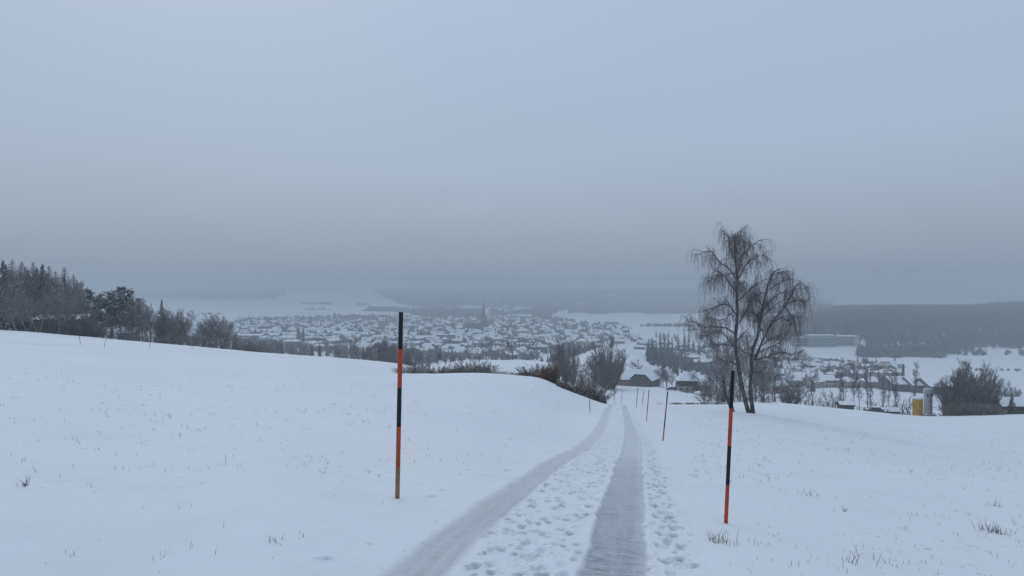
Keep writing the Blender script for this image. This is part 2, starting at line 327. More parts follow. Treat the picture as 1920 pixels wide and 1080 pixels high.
def road():
    yy = np.concatenate([np.linspace(-3.5, 3, 60, endpoint=False), np.exp(np.linspace(math.log(3), math.log(78), 800))])
    tt = np.linspace(-1.75, 1.75, 260)
    T, Y = np.meshgrid(tt, yy); X = road_x(Y) + T + .05; Z = H0(X, Y)
    t = T + .05
    wob = .05 * vn(Y * 1.3, t * 0 + 3, 5) + .035 * vn(Y * 6, t * 9, 6) + .05 * vn(Y * .3, t * 0, 7)
    def band(c, wd, wb, soft=.05): return np.clip((wd - np.abs(t - c + wb)) / soft + .5, 0, 1)
    grow = np.clip((Y - 10) / 14, 0, 1) * np.clip((34 - Y) / 10, 0, 1) * .06
    left = band(-.61 , .19 + .03 * np.clip((Y - 12) / 10, 0, 1), wob * .6, .085); right = band(.68, .235 + grow, wob * .9, .035)
    fade = np.clip((80 - Y) / 6, 0, 1)
    tracks = np.maximum(left, right)
    # turning mark across the brow
    turn = np.clip(1 - np.abs(Y - 73.5 - .5 * t) / 1.6, 0, 1) * np.clip((1.35 - np.abs(t + .1)) / .3, 0, 1)
    loop = np.clip(1 - np.abs(t - .28 + .28 * np.cos((Y - 54) / 14 * math.pi * 2) * 1.0) / .10, 0, 1) * ((Y > 50) & (Y < 60))
    slush = np.maximum(np.maximum(tracks, turn * .9), loop * .8)
    dz = -.012 * left - .026 * right + .005 * tracks * vn(Y * 14, t * 12, 8) + .004 * tracks * vn(Y * 30, t * 26, 18)
    mid = np.clip((.44 - np.abs(t)) / .08, 0, 1); side = np.clip((t - .93) / .05, 0, 1) * np.clip((1.42 - t) / .15, 0, 1)
    rough = np.maximum(mid, side) * (1 - tracks); nearf = np.clip((26 - Y) / 18, .25, 1)
    dz += rough * (.010 * vn(X * 9, Y * 7, 9) + .009 * vn(X * 22, Y * 17, 10) + .008 * vn(X * 50, Y * 38, 16))
    dark = np.zeros_like(Z)
    rs = np.random.RandomState(3)
    prints = []
    y = 2.
    while y < 45:
        for _ in range(5):
            prints.append((rs.uniform(-.42, .40), y + rs.uniform(-.2, .2), rs.uniform(-.35, .35), rs.uniform(.6, 1.)))
        y += .22
    y = 2.
    while y < 48:
        for _ in range(4):
            prints.append((1.13 + rs.normal(0, .10), y + rs.uniform(-.15, .15), rs.uniform(-.5, .5), rs.uniform(.7, 1.1)))
        y += .27
    for _ in range(14): prints.append((rs.uniform(-1.4, -1.0), rs.uniform(3, 25), rs.uniform(-1, 1), .7))
    for pt, py, a, s in prints:
        i0, i1 = np.searchsorted(yy, py - .4), np.searchsorted(yy, py + .4); sl = slice(i0, i1)
        dt = t[sl] - pt; dy = Y[sl] - py; ca, sa = math.cos(a), math.sin(a)
        lx = (dt * ca + dy * sa) / (.033 * s + .006); ly = (-dt * sa + dy * ca) / (.088 * s); q = lx**2 + ly**2
        k = (1 - tracks[sl])
        dz[sl] += k * (-.024 * s * np.exp(-q**3 * .8) + .007 * np.exp(-(q - 2.2)**2 * 1.5))
        dark[sl] = np.maximum(dark[sl], k * np.exp(-((lx + .1)**2 * .8 + (ly - .5)**2 * 4.)**2 * 1.5) * rs.uniform(.15, 1.))  # shade of each dent painted as an off-centre dark crescent
    fl = np.clip((vn(X * 16, Y * 26, 71) + .5 * vn(X * 40, Y * 60, 72) - .33) / .12, 0, 1) * rough; dark = np.maximum(dark, fl * .6)
    rim = np.exp(-((np.abs(t - .68) - .27) / .03) ** 2) + .6 * np.exp(-((np.abs(t + .64) - .25) / .04) ** 2); dz += .012 * rim * (.5 + vn(Y * 5, t * 9, 73)) * (1 - tracks)
    dz *= np.where(Y > 2, 1, .6)
    edge = np.clip((np.abs(T) - 1.66) / .09, 0, 1); soft = np.clip((1.6 - np.abs(T)) / .2, 0, 1); Z = Z + dz * soft + .0015 * (1 - edge) - .13 * edge
    zend = np.clip((Y - 75) / 3, 0, 1) + np.clip((-2.5 - Y) / 1, 0, 1); Z -= .13 * np.clip(zend, 0, 1)
    nr, nc = X.shape; V = np.stack([X, Y, Z], -1).reshape(-1, 3)
    i = np.arange(nr - 1)[:, None] * nc; j = np.arange(nc - 1)[None, :]
    q = np.stack([i + j, i + j + 1, i + nc + j + 1, i + nc + j], -1).reshape(-1, 4)
    me = mesh_np('road', V, [q], [M['road_snow']], smooth=True)
    at_ = me.attributes.new('slush', 'FLOAT_COLOR', 'POINT')
    dens = np.where(t > 0, 1., .0); cl = np.stack([slush * fade * np.where(t > 0, .95 * np.clip(1.12 - (Y - 3) / 22, .48, 1), .82 * np.clip(1.1 - (Y - 3) / 40, .6, 1)) * (1 - .25 * np.clip((t - .78) / .1, 0, 1)), dens, dark * np.clip(1.2 - Y/50, .3, 1), np.ones_like(t)], -1)
    al = me.attributes.new('along', 'FLOAT_VECTOR', 'POINT'); al.data.foreach_set('vector', np.stack([t + .02 * vn(Y, t * 4, 60), Y, t * 0], -1).astype(np.float32).ravel())
    at_.data.foreach_set('color', cl.astype(np.float32).ravel())
    tag(obj('road', me), kind='structure')
road()

# ------------------------------------------------------------------ trees
def segs_mesh(name, S, n, mats):
    A = np.array([(*a, *b, r0, r1) for a, b, r0, r1 in S], float)
    p, q, r0, r1 = A[:, :3], A[:, 3:6], A[:, 6], A[:, 7]; d = q - p; d /= np.linalg.norm(d, axis=1)[:, None] + 1e-9
    ref = np.where(np.abs(d[:, 2:3]) > .9, [[1., 0, 0]], [[0, 0, 1.]]); a = np.cross(d, ref); a /= np.linalg.norm(a, axis=1)[:, None] + 1e-9; b = np.cross(d, a)
    an = np.arange(n) * 2 * math.pi / n; c, s = np.cos(an), np.sin(an)
    ring = a[:, None, :] * c[None, :, None] + b[:, None, :] * s[None, :, None]
    V = np.concatenate([p[:, None] + ring * r0[:, None, None], q[:, None] + ring * r1[:, None, None]], 1).reshape(-1, 3)
    base = np.arange(len(A))[:, None] * 2 * n; i = np.arange(n)[None, :]; j = (i + 1) % n
    f = np.stack([base + i, base + j, base + n + j, base + n + i], -1).reshape(-1, 4)[:, ::-1]
    return mesh_np(name, V, [f], mats, smooth=n > 4)
def rv(k): return Vector((random.gauss(0, k), random.gauss(0, k), random.gauss(0, k)))
class P: pass
def prm(**k):
    p = P(); p.seg = [8, 6, 4, 3, 2]; p.kids = [14, 7, 6, 3, 0]; p.ratio = [.5, .5, .5, .5, .5]; p.ang = [50, 42, 40, 40, 40]; p.wob = [.06, .13, .16, .2, .2]
    p.trop = [.05, .10, .06, .0, 0]; p.start = [.2, .2, .15, .1, 0]; p.max = 3; p.taper = .85; p.rr = .5; p.rmin = .012; p.dome = .38; p.shape = lambda t: 1.15 - .75 * t
    p.__dict__.update(k)
    for a, d_ in (('seg', 2), ('kids', 0), ('ratio', .5), ('ang', 40), ('wob', .2), ('trop', 0), ('start', .1)):
        l_ = list(getattr(p, a)); setattr(p, a, l_ + [d_] * (5 - len(l_)))
    return p
def grow(S, p, d, L, r, lev, q):
    n = q.seg[lev]; k = q.kids[lev]; acc = random.random()
    for i in range(n):
        t0, t1 = i / n, (i + 1) / n
        d = (d + rv(q.wob[lev]) + Vector((0, 0, q.trop[lev]))).normalized(); e = p + d * (L / n)
        ra, rb = max(q.rmin, r * (1 - q.taper * t0)), max(q.rmin * .8, r * (1 - q.taper * t1)); S[0 if lev < 2 else 1].append((p, e, ra, rb))
        if lev < q.max:
            acc += (k / n / (1 - q.start[lev])) * max(0, t1 - max(t0, q.start[lev])) * n
            while acc >= 1:
                acc -= 1; f = random.random(); t = t0 + (t1 - t0) * f
                ax = d.orthogonal().normalized(); ax.rotate(Quaternion(d, random.uniform(0, 6.283))); dd = d.copy()
                dd.rotate(Quaternion(ax, R(q.ang[lev] * random.uniform(.7, 1.25))))
                ll = L * q.ratio[lev] * random.uniform(.7, 1.15) * (q.shape(t) if lev == 0 else 1.1 - .6 * t)
                grow(S, p + (e - p) * f, dd, ll, max(q.rmin, ra * q.rr), lev + 1, q)
        p = e
PROTO = {}
def proto(key, parts):
    PROTO[key] = parts     # list of (part name, mesh)
def place_tree(key, name, loc, h, phrase, where, rz=None, group=None, cat='tree', wx=1.):
    s = h / PROTO[key][0][2]; r_ = root(name, loc, random.uniform(0, 6.28) if rz is None else rz, (s * wx, s * wx, s))
    for nm, me, _ in PROTO[key]: obj(nm, me, r_)
    reg(r_, phrase, where, cat, group); return r_
def bare(key, seeds, Hh, q, mt, mc, r0=.22, stems=1, lean=0., tn=5):
    for sd in range(seeds):
        random.seed(sum(map(ord, key)) + sd * 17); S = ([], [])
        for k in range(stems):
            a = random.uniform(0, 6.28); q1 = math.sqrt(random.random()) if stems > 3 else 1.; ln_ = lean * (1.9 * q1 if stems > 3 else 1.); dv = Vector((math.cos(a) * ln_, math.sin(a) * ln_, 1)).normalized(); lf = 1 - q.dome * q1 * q1 if stems > 3 else 1.
            grow(S, Vector((math.cos(a), math.sin(a), 0)) * (.12 * (stems > 1)) + Vector((0, 0, -.6)), dv, Hh * lf * random.uniform(.85, 1) + .6, r0, 0, q)
        if not S[1]: S = (S[0][:len(S[0]) // 2], S[0][len(S[0]) // 2:])
        top = max(s[1].z for s in S[0] + S[1])
        proto(f'{key}{sd}', [('trunk', segs_mesh(key + '_trunk', S[0], tn, [mt]), top), ('crown', segs_mesh(key + '_crown', S[1], 3, [mc]), top)])
# round bare broadleaf, seen from 60-300 m
bare('oak', 4, 12, prm(kids=[24, 9, 8, 3, 0], ratio=[.52, .5, .48, .5], rmin=.018, ang=[52, 45, 42, 40], start=[.22, .2, .1, .1]), M['bark'], M['twig'], .24)
bare('frosty', 2, 12, prm(kids=[20, 9, 8, 3, 0], ratio=[.55, .5, .45, .5], rmin=.021, start=[.2, .2, .1, .1]), M['bark'], M['twig_frost'], .22, stems=2, lean=.15)
bare('bushytree', 3, 10, prm(kids=[13, 9, 7, 3], ratio=[.45, .5, .45, .5], ang=[30, 30, 32, 35], trop=[.03, .12, .12, .05], start=[.08, .15, .1, .1], rmin=.013, shape=lambda t: 1.0 - .55 * t), M['bark'], M['twig'], .10, stems=9, lean=.34)
bare('rustytree', 2, 10, prm(kids=[13, 9, 7, 3], ratio=[.42, .5, .45, .5], ang=[34, 34, 34, 35], trop=[.04, .08, .02, -.05], start=[.12, .15, .1, .1], rmin=.013), M['bark'], M['twig_birch'], .10, stems=7, lean=.26)
bare('fan', 2, 10, prm(kids=[15, 9, 7, 3], ratio=[.36, .5, .5, .5], ang=[24, 28, 32, 35], trop=[.025, .10, .10, .05], seg=[7, 4, 3, 2], start=[.06, .1, .1, .1], rmin=.010, shape=lambda t: 1.0 - .45 * t, wob=[.04, .1, .12, .15]), M['bark'], M['twig'], .09, stems=17, lean=.30)
bare('rustfan', 2, 10, prm(kids=[15, 9, 7, 3], ratio=[.34, .5, .5, .5], ang=[28, 32, 36, 35], trop=[.03, .08, .04, .0], seg=[7, 4, 3, 2], start=[.10, .1, .1, .1], rmin=.010, shape=lambda t: 1.0 - .5 * t, wob=[.04, .12, .14, .15]), M['bark'], M['twig_birch'], .10, stems=11, lean=.22)
bare('slim', 3, 16, prm(kids=[34, 7, 5, 0], ratio=[.20, .5, .5], ang=[48, 40, 40], start=[.35, .1, .1], max=3, rmin=.022, trop=[.02, .15, .1, 0], shape=lambda t: 1.2 - .7 * t), M['bark'], M['twig'], .17)
bare('palebirch', 2, 11, prm(kids=[22, 10, 8, 3], ratio=[.42, .5, .5, .5], ang=[38, 38, 40, 35], start=[.3, .15, .1, .1], trop=[.05, .12, -.05, -.25], rmin=.016), M['pale_bark'], M['twig'], .13, stems=2, lean=.35)
bare('fruit', 2, 5.5, prm(kids=[10, 7, 6, 3], ratio=[.75, .5, .45, .5], ang=[68, 45, 42, 40], start=[.3, .2, .1, .1], trop=[0, .02, .06, 0], wob=[.1, .2, .2, .2], rmin=.02), M['bark'], M['twig'], .24)
# coarse ones for the distant town
bare('towntree', 4, 12, prm(kids=[16, 7, 5, 0], ratio=[.5, .5, .5], max=3, seg=[5, 4, 3, 1], rmin=.05), M['bark'], M['twig'], .28, tn=4)
bare('sapling', 2, 3, prm(kids=[8, 4, 3, 0], ratio=[.5, .5, .5], ang=[25, 30, 30], max=2, seg=[4, 3, 3], start=[.1, .1, .1], rmin=.012), M['twig'], M['twig'], .03, stems=4, lean=.2)
# shrubs
bare('shrub', 4, 2, prm(kids=[6, 5, 4, 0], ratio=[.5, .5, .5], ang=[26, 30, 34], trop=[-.02, .05, .0], seg=[4, 3, 2, 2], max=3, start=[.1, .1, .1], rmin=.008), M['shrub'], M['shrub'], .022, stems=26, lean=.75)
bare('rustball', 1, 2, prm(dome=.52, kids=[12, 8, 5, 0], ratio=[.34, .5, .5], ang=[34, 36, 40], trop=[.06, .04, .0], seg=[5, 3, 2, 2], max=3, start=[.15, .1, .1], rmin=.006), M['rusty'], M['rusty'], .02, stems=90, lean=.62)
bare('leggy', 3, 3, prm(kids=[7, 6, 4, 0], ratio=[.5, .5, .5], ang=[32, 36, 40], trop=[-.01, .03, .0], seg=[5, 3, 2, 2], max=3, start=[.15, .1, .1], rmin=.009), M['bark'], M['twig_birch'], .03, stems=9, lean=.5)

def tris(V, c, size, n, flat=.5, droop=None):
    pass
def fol_mesh(name, C, S, m, flat=.45, seed=0):
    """cloud of small leaf-like triangles: centres C (n,3), sizes S (n)"""
    rs = np.random.RandomState(seed); C = np.asarray(C, float); n = len(C); S = np.asarray(S)[:, None]
    a = rs.normal(size=(n, 3)); a[:, 2] *= flat; a /= np.linalg.norm(a, axis=1)[:, None]
    b = rs.normal(size=(n, 3)); b[:, 2] *= flat; b -= a * (a * b).sum(1)[:, None]; b /= np.linalg.norm(b, axis=1)[:, None] + 1e-9
    V = np.stack([C + a * S, C - a * S * .6 + b * S * .5, C - a * S * .6 - b * S * .5], 1).reshape(-1, 3)
    return mesh_np(name, V, [np.arange(3 * n).reshape(-1, 3)], [m])
def spruce(key, seeds, Hh, rad, m, whorls=34, per=7, leafy=6, size=.33, larch=False, low=.06):
    for sd in range(seeds):
        rs = np.random.RandomState(sum(map(ord, key)) + sd); C = []; Sz = []; seg = []
        T = [(Vector((0, 0, -.8)), Vector((0, 0, Hh * .5)), .2, .12), (Vector((0, 0, Hh * .5)), Vector((0, 0, Hh)), .12, .02)]
        for k in range(whorls):
            f = low + (1 - low) * k / whorls; z0_ = Hh * f
            for i in range(per):
                z = z0_ + rs.uniform(-.5, .5) * Hh / whorls
                a = rs.uniform(0, 6.28); L_ = rad * (1 - f) ** .9 * rs.uniform(.65, 1.12) + .06; ca, sa = math.cos(a), math.sin(a)
                tip = Vector((ca * L_, sa * L_, z - L_ * (.28 if not larch else -.05) + (.12 * L_ if f > .7 else 0)))
                seg.append((Vector((0, 0, z)), tip, .03, .012))
                if larch:
                    for _ in range(9):
                        t = rs.uniform(.15, 1); q0 = Vector((0, 0, z)).lerp(tip, t); side = Vector((-sa, ca, 0)) * rs.choice([-1, 1]) + Vector((ca, sa, rs.uniform(-.6, .5)))
                        seg.append((q0, q0 + side.normalized() * rs.uniform(.3, .75) * (.2 + 1.1 * (1 - f)), .014, .012))
                else:
                    m_ = int(leafy + 3 * L_)
                    for _ in range(m_):
                        t = rs.uniform(.12, 1.02) ** .8; q0 = Vector((0, 0, z)).lerp(tip, t); wd = .22 * L_ * (1.1 - t) + .12
                        C.append((q0.x - sa * rs.uniform(-wd, wd), q0.y + ca * rs.uniform(-wd, wd), q0.z + rs.uniform(-.22, .08))); Sz.append(size * rs.uniform(.6, 1.2) * (.30 + .85 * (1 - f)))
        crown = segs_mesh(key + '_crown', seg, 3, [m]) if larch else fol_mesh(key + '_crown', C, Sz, m, .5, sd)
        proto(f'{key}{sd}', [('trunk', segs_mesh(key + '_trunk', T if larch else T + seg, 4, [M['bark']]), Hh), ('crown', crown, Hh)])
spruce('spruce', 3, 16, 3.1, M['needle'], 38, 8, 8, .42)
spruce('larch', 2, 16, 3.6, M['larch'], 44, 7, larch=True, low=.18)
spruce('towncon', 3, 14, 2.9, M['needle'], 22, 6, 3, .9)
spruce('poplar', 1, 16, 1.9, M['needle'], 30, 6, 3, .8, low=.02)
def pine(key, seeds, Hh):
    for sd in range(seeds):
        random.seed(sum(map(ord, key)) + sd * 5); S = ([], []); rs = np.random.RandomState(sd)
        q = prm(kids=[20, 6, 0], ratio=[.38, .4], ang=[62, 45], start=[.28, .25], max=2, trop=[.03, .10, .1], shape=lambda t: 1.1 - .55 * t)
        grow(S, Vector((0, 0, -.8)), Vector((.04, 0, 1)), Hh, .22, 0, q)
        C = []; Sz = []
        for s in S[1]:
            for _ in range(7):
                c = s[1] + Vector(rs.normal(0, .34, 3) * np.array([1, 1, .45])); C.append(tuple(c)); Sz.append(rs.uniform(.2, .42))
        top = max(c[2] for c in C)
        proto(f'{key}{sd}', [('trunk', segs_mesh(key + '_trunk', S[0] + S[1], 4, [M['bark']]), top), ('crown', fol_mesh(key + '_crown', C, Sz, M['pine'], .55, sd), top)])
pine('pine', 3, 14)

# the two weeping birches by the road: trunks and limbs follow the photographed tree, each limb also spread in depth
def birch_pair():
    YB = 59.; k = YB / F
    def W(cx, cy, dy=0.): u = 1240 + cx / 2.7; y = 400 + cy / 2.7; return Vector(((u - 960) * k, YB + dy, -(y - 540) * k))
    def build(name, trunk, limbs, r0, label, seed):
        random.seed(seed); base = W(*trunk[0]); bz = h1(base.x, base.y); rt = root(name, (base.x, base.y, bz)); off = Vector((base.x, base.y, bz))
        TR = []; TW = []
        def smooth(pts, n=4):
            o_ = []
            for i in range(len(pts) - 1):
                p0 = pts[max(i-1, 0)]; p1 = pts[i]; p2 = pts[i+1]; p3 = pts[min(i+2, len(pts)-1)]
                for j in range(n): o_.append(cub(p0, p1, p2, p3, j / n))
            o_.append(pts[-1]); return o_
        def polyline(pts, ra, rb, S, jit=0.):
            pts = smooth(pts)
            pts = [pts[0]] + [p + rv(jit) for p in pts[1:]]; n = len(pts) - 1
            for i in range(n): S.append((pts[i] - off, pts[i+1] - off, ra + (rb - ra) * i / n, ra + (rb - ra) * (i + 1) / n))
            return pts
        def hang(p, L_):    # a pendulous twig string
            d = (rv(.5) + Vector((0, 0, .15))).normalized(); n = 6
            for i in range(n):
                d = (d * .72 + Vector((0, 0, -.38 - .1 * i)) + rv(.06)).normalized(); e = p + d * (L_ / n)
                TW.append((p - off, e - off, .0068, .0052))
                if random.random() < .55:
                    sd = (d + rv(.45) + Vector((0, 0, -.5))).normalized(); TW.append((e - off, e + sd * L_ * .25 - off, .0065, .005))
                p = e
        def twigs(pts, dens, reach, lo=.15, wt=1.):
            n = len(pts) - 1
            for i in range(n):
                f = (i + 1) / n
                if f < lo: continue
                ln = (pts[i+1] - pts[i]).length
                for _ in range(int(dens * 1.2 * ln + random.random())):
                    p = pts[i].lerp(pts[i+1], random.random()); d = ((pts[i+1] - pts[i]).normalized() + rv(.75) + Vector((0, 0, .25))).normalized(); L_ = reach * random.uniform(.5, 1.2)
                    m_ = 5; rad = .018 + .012 * (1 - f)
                    for j in range(m_):
                        d = (d + rv(.18) + Vector((0, 0, .06 - .05 * j))).normalized(); e = p + d * (L_ / m_); TR.append((p - off, e - off, rad * (1 - j / m_ * .7), rad * (1 - (j + 1) / m_ * .7)))
                        for _k in range(3): hang(p.lerp(e, random.random()), random.uniform(.35, 1.6) * wt)
                        p = e
        tp = polyline([W(*q_) for q_ in trunk], r0, .03, TR); n = len(tp)
        for i in range(len(TR)):  # flared taper
            f = i / len(TR); a, b, _, _ = TR[i]; g = lambda f: r0 * (1 - f) ** .8 * (1 + .35 * math.exp(-f * 30)) + .03; TR[i] = (a, b, g(f), g(f + 1 / len(TR)))
        twigs(tp, 1.3, 1.3, .45)
        for L_, rr_, dep in limbs:
            pts = [W(q_[0], q_[1]) for q_ in L_]; m_ = len(pts) - 1
            d0 = dep if dep is not None else random.uniform(-1, 1) * 1.5
            pts = [p + Vector((0, d0 * (i / m_), 0)) for i, p in enumerate(pts)]
            pp = polyline(pts, rr_, .02, TR, .03); twigs(pp, 2.9, 1.05, .22)
        # limbs towards and away from the viewer, so that the crown is round
        zt = tp[-1].z - tp[0].z
        for q_ in range(8):
            f = random.uniform(.32, .92); p = tp[int(f * (n - 1))]; sgn = 1 if q_ % 2 else -1; ln = (1.15 - f) * 4.2
            d = Vector((random.uniform(-.7, .7), sgn, random.uniform(.3, .9))).normalized(); pts = [p]
            for j in range(4): d = (d + rv(.15) + Vector((0, 0, -.02 * j))).normalized(); pts.append(pts[-1] + d * ln / 4)
            pp = polyline(pts, .05 * (1.2 - f) + .02, .018, TR, .03); twigs(pp, 2.2, .9, .3)
        obj('trunk', segs_mesh(name + '_trunk', TR, 6, [M['birch_bark']]), rt); obj('crown', segs_mesh(name + '_crown', TW, 3, [M['twig_birch']]), rt)
        tag(rt, label, 'tree', 'weeping birches beside the road')
        return len(TW)
    t1 = [(447, 1022), (432, 975), (405, 860), (385, 740), (375, 640), (385, 520), (382, 420), (385, 330), (375, 230), (370, 145), (374, 104)]
    l1 = [([(385, 765), (340, 752), (300, 742), (245, 712)], .07, -.8), ([(372, 668), (330, 665), (290, 668), (255, 640), (240, 600)], .05, .8),
          ([(372, 612), (330, 582), (270, 572), (200, 572), (165, 548), (122, 540)], .08, -.4), ([(380, 520), (350, 470), (310, 462), (270, 480), (235, 500)], .07, 1.0),
          ([(383, 410), (340, 350), (300, 310), (262, 290), (240, 300)], .06, -1.2), ([(383, 340), (340, 280), (290, 235), (255, 192), (215, 200), (186, 212)], .06, .4),
          ([(373, 250), (345, 180), (330, 120), (300, 92)], .04, -.5), ([(385, 445), (430, 395), (480, 350), (530, 330)], .06, -1.3),
          ([(387, 340), (430, 265), (480, 225), (520, 212), (556, 218)], .055, .9), ([(378, 245), (420, 200), (460, 160), (495, 135)], .045, -.6),
          ([(395, 560), (430, 505), (455, 470), (480, 420)], .06, 1.2), ([(370, 140), (395, 95), (425, 72)], .03, .2), ([(385, 700), (330, 620), (290, 600), (215, 640)], .05, 1.4),
          ([(378, 300), (330, 310), (270, 330), (245, 350)], .035, .9), ([(384, 480), (330, 520), (270, 540), (210, 520)], .04, -1.4), ([(372, 180), (410, 130), (440, 150)], .03, .8)]
    t2 = [(465, 1022), (458, 960), (450, 880), (455, 800), (460, 700), (488, 620), (508, 500), (530, 400), (560, 310), (602, 280)]
    l2 = [([(472, 745), (500, 670), (555, 555), (620, 470), (664, 378), (698, 352), (722, 405)], .10, -.7), ([(560, 555), (610, 530), (650, 545), (684, 528), (730, 528)], .06, .6),
          ([(508, 505), (560, 440), (620, 405), (665, 400)], .06, 1.1), ([(452, 802), (490, 800), (540, 765)], .04, -.3), ([(470, 745), (540, 722), (600, 700), (650, 712), (700, 688)], .07, -.9),
          ([(530, 400), (490, 415), (455, 450)], .04, .9), ([(458, 700), (430, 660), (415, 620)], .03, -.5), ([(622, 470), (662, 520), (690, 580), (700, 640)], .05, .5),
          ([(535, 395), (590, 350), (640, 330)], .04, -.8), ([(500, 670), (560, 640), (620, 620), (672, 600)], .05, 1.2), ([(560, 310), (600, 300), (632, 290)], .03, .3), ([(620, 470), (675, 440), (715, 450)], .045, -.9)]
    a = build('birch_tree', t1, l1, .165, 'taller weeping birch leaning left from its foot beside the road', 11)
    b = build('birch_tree', t2, l2, .155, 'shorter forked weeping birch spreading right beside its taller twin', 12)
    # leaning stub of a third stem
    base = at(1369, 60.5); rt = root('tree_stub', base); S = []
    pts = [Vector((.25, 0, -.3)), Vector((.05, 0, .5)), Vector((-.35, .1, 1.3)), Vector((-.5, .1, 2.3))]
    for i in range(3): S.append((pts[i], pts[i+1], .24 - i * .04, .20 - i * .04))
    for q_ in range(7): S.append((pts[3], pts[3] + Vector((random.uniform(-.6, .6), random.uniform(-.5, .5), random.uniform(.4, 1.6))), .03, .01))
    obj('trunk', segs_mesh('stub', S, 6, [M['birch_bark']]), rt); tag(rt, 'short leaning dead tree stub behind the near right snow pole', 'tree')
birch_pair()

# ------------------------------------------------------------------ snow poles
def pole(bu, by, tu, ty, Y, phrase, left=False):
    b = Vector(((bu - 960) / F * Y, Y, -(by - 540) / F * Y)); g = h1(b.x, b.y)
    tz = -(ty - 540) / F * Y; L_ = tz - g; lean = ((tu - 960) - (bu - 960)) / F * Y
    rt = root('snow_pole', (b.x, b.y, g)); d = Vector((lean, 0, L_)); ex = -.25 / L_; r_ = .0235 if Y < 7.2 else .0205 if Y < 50 else .026
    marks = [(ex, 'rawwood', .17), (.17, 'orange', .385), (.385, 'black', .592), (.592, 'orange', .80), (.80, 'black', 1.0)] if left else \
            [(ex, 'orange', .253), (.253, 'black', .508), (.508, 'orange', .755), (.755, 'black', 1.0)]
    for a, mt, c in marks:
        mb = MB(); mb.tube(d * a, d * c, r_, r_, 14); o = obj('pole_base' if mt == 'rawwood' else 'pole_band', mb.mesh('band', [M[mt]], False), rt)
        for f in o.data.polygons: f.use_smooth = len(f.vertices) == 4
        o['label'] = {'rawwood': 'unpainted brown wooden foot', 'orange': 'orange painted band', 'black': 'black painted band'}[mt]
    tag(rt, phrase, 'snow pole', 'orange and black snow poles along the road')
pole(745, 935, 752, 585, 7.1, 'tall black and orange snow pole with bare wooden foot, left of the road', True)
pole(1361, 978, 1374, 695, 7.3, 'tallest black and orange snow pole right of the road, before the birches')
pole(1243, 818, 1252, 734, 23, 'second nearest of the snow poles right of the road')
pole(1212, 783, 1217, 731, 38, 'third nearest of the snow poles right of the road')
pole(1193, 762, 1196, 727, 62, 'fourth of the snow poles right of the road, thin and distant')
pole(1204, 760, 1207.5, 731, 76, 'faint thin snow pole just behind the fourth one on the right')
pole(1106, 778, 1105.5, 735, 43, 'thin snow pole left of the road in front of the brushy bank')
pole(1152, 754, 1152, 729, 92, 'faint snow pole beyond the brow where the wheel tracks vanish, left one of two')
pole(1165, 754, 1167, 731, 101, 'faint snow pole beyond the brow where the wheel tracks vanish, right one of two')
pole(1134, 752, 1134.5, 726, 96, 'faint snow pole half hidden by the end of the brushy bank')
def stick(u, by, ty, Y, lab, du=1):
    b = at(u, Y); mb = MB(); h_ = (by - ty) / F * Y; mb.tube((0, 0, -.2), (du / F * Y, 0, h_), .03, .025, 6)
    tag(obj('fence_post', mb.mesh('post', [M['dark']]), None, b), lab, 'post', 'thin posts on the left field')
for u, by, ty, Y, lab, du in ((151, 651, 633, 95, 'thin post leaning on the left field below the birch trunks', -2), (195, 652, 636, 95, 'thin post leaning right on the left field below the shed', 3),
                          (281, 655, 643, 105, 'thin upright post below the end of the left woods', 0), (357, 659, 654, 120, 'very short post on the left field brow', 0),
                          (362, 659, 651, 120, 'thin post beside the very short post on the brow', 0), (466, 661, 657, 140, 'tiny post at the brow below the grey hall', 0)):
    stick(u, by, ty, Y, lab, du)

# ------------------------------------------------------------------ left woods
wl = 'in the woods on the left'
def T(key, name, u, ytop, Y, phrase, where, wx=1., cat='tree', group=None):
    b = at(u, Y); top = -(ytop - 540) / F * Y; return place_tree(key, name, b, max(.5, top - b.z), phrase, where, wx=wx, cat=cat, group=group)
for i, (k, u, yt, Y) in enumerate([('spruce0', 5, 487, 185), ('spruce1', 80, 494, 190), ('spruce2', -14, 500, 170), ('spruce0', 46, 512, 205), ('spruce1', 96, 520, 200)]):
    T(k, 'spruce_tree', u, yt, Y, 'dark green spruce', wl, wx=1.35)
for k, u, yt, Y in [('larch0', 23, 486, 200), ('larch1', 62, 491, 200), ('larch0', 121, 500, 190), ('larch1', 92, 498, 205), ('larch1', 138, 514, 195), ('larch0', 41, 490, 210), ('larch1', 104, 508, 212)]:
    T(k, 'larch_tree', u, yt, Y, 'brown leafless larch', wl, wx=1.5)
for i, (u, yt, Y) in enumerate([(30, 520, 180), (-20, 530, 175), (60, 530, 185), (145, 530, 190), (152, 527, 205), (75, 515, 200), (110, 530, 180), (12, 535, 190), (130, 545, 175), (50, 500, 215), (95, 535, 195), (0, 520, 210), (120, 525, 210)]):
    T(f'oak{i % 4}' if i % 3 else 'frosty0', 'bare_tree', u, yt, Y, 'grey leafless broadleaf tree', wl, wx=.9)
for i, (u, yt, Y) in enumerate([(16, 498, 196), (34, 496, 200), (54, 500, 198), (72, 503, 202), (88, 508, 196), (104, 512, 200), (122, 517, 198), (140, 522, 200), (150, 536, 196), (42, 508, 190), (64, 512, 188), (98, 520, 188), (25, 514, 186), (160, 548, 192)]):
    T(('oak', 'frosty')[i % 2] + str(i % 2), 'bare_tree', u, yt, Y, 'tall frosted leafless tree', 'crowding the left woods', wx=.8)
for i, (u, yt, Y) in enumerate([(6, 548, 160), (32, 550, 158), (72, 545, 157), (108, 552, 158), (52, 556, 165), (90, 556, 163)]):
    T(f'palebirch{i % 2}', 'birch_tree', u, yt, Y, 'pale-stemmed birch', 'at the snowy edge of the left woods')
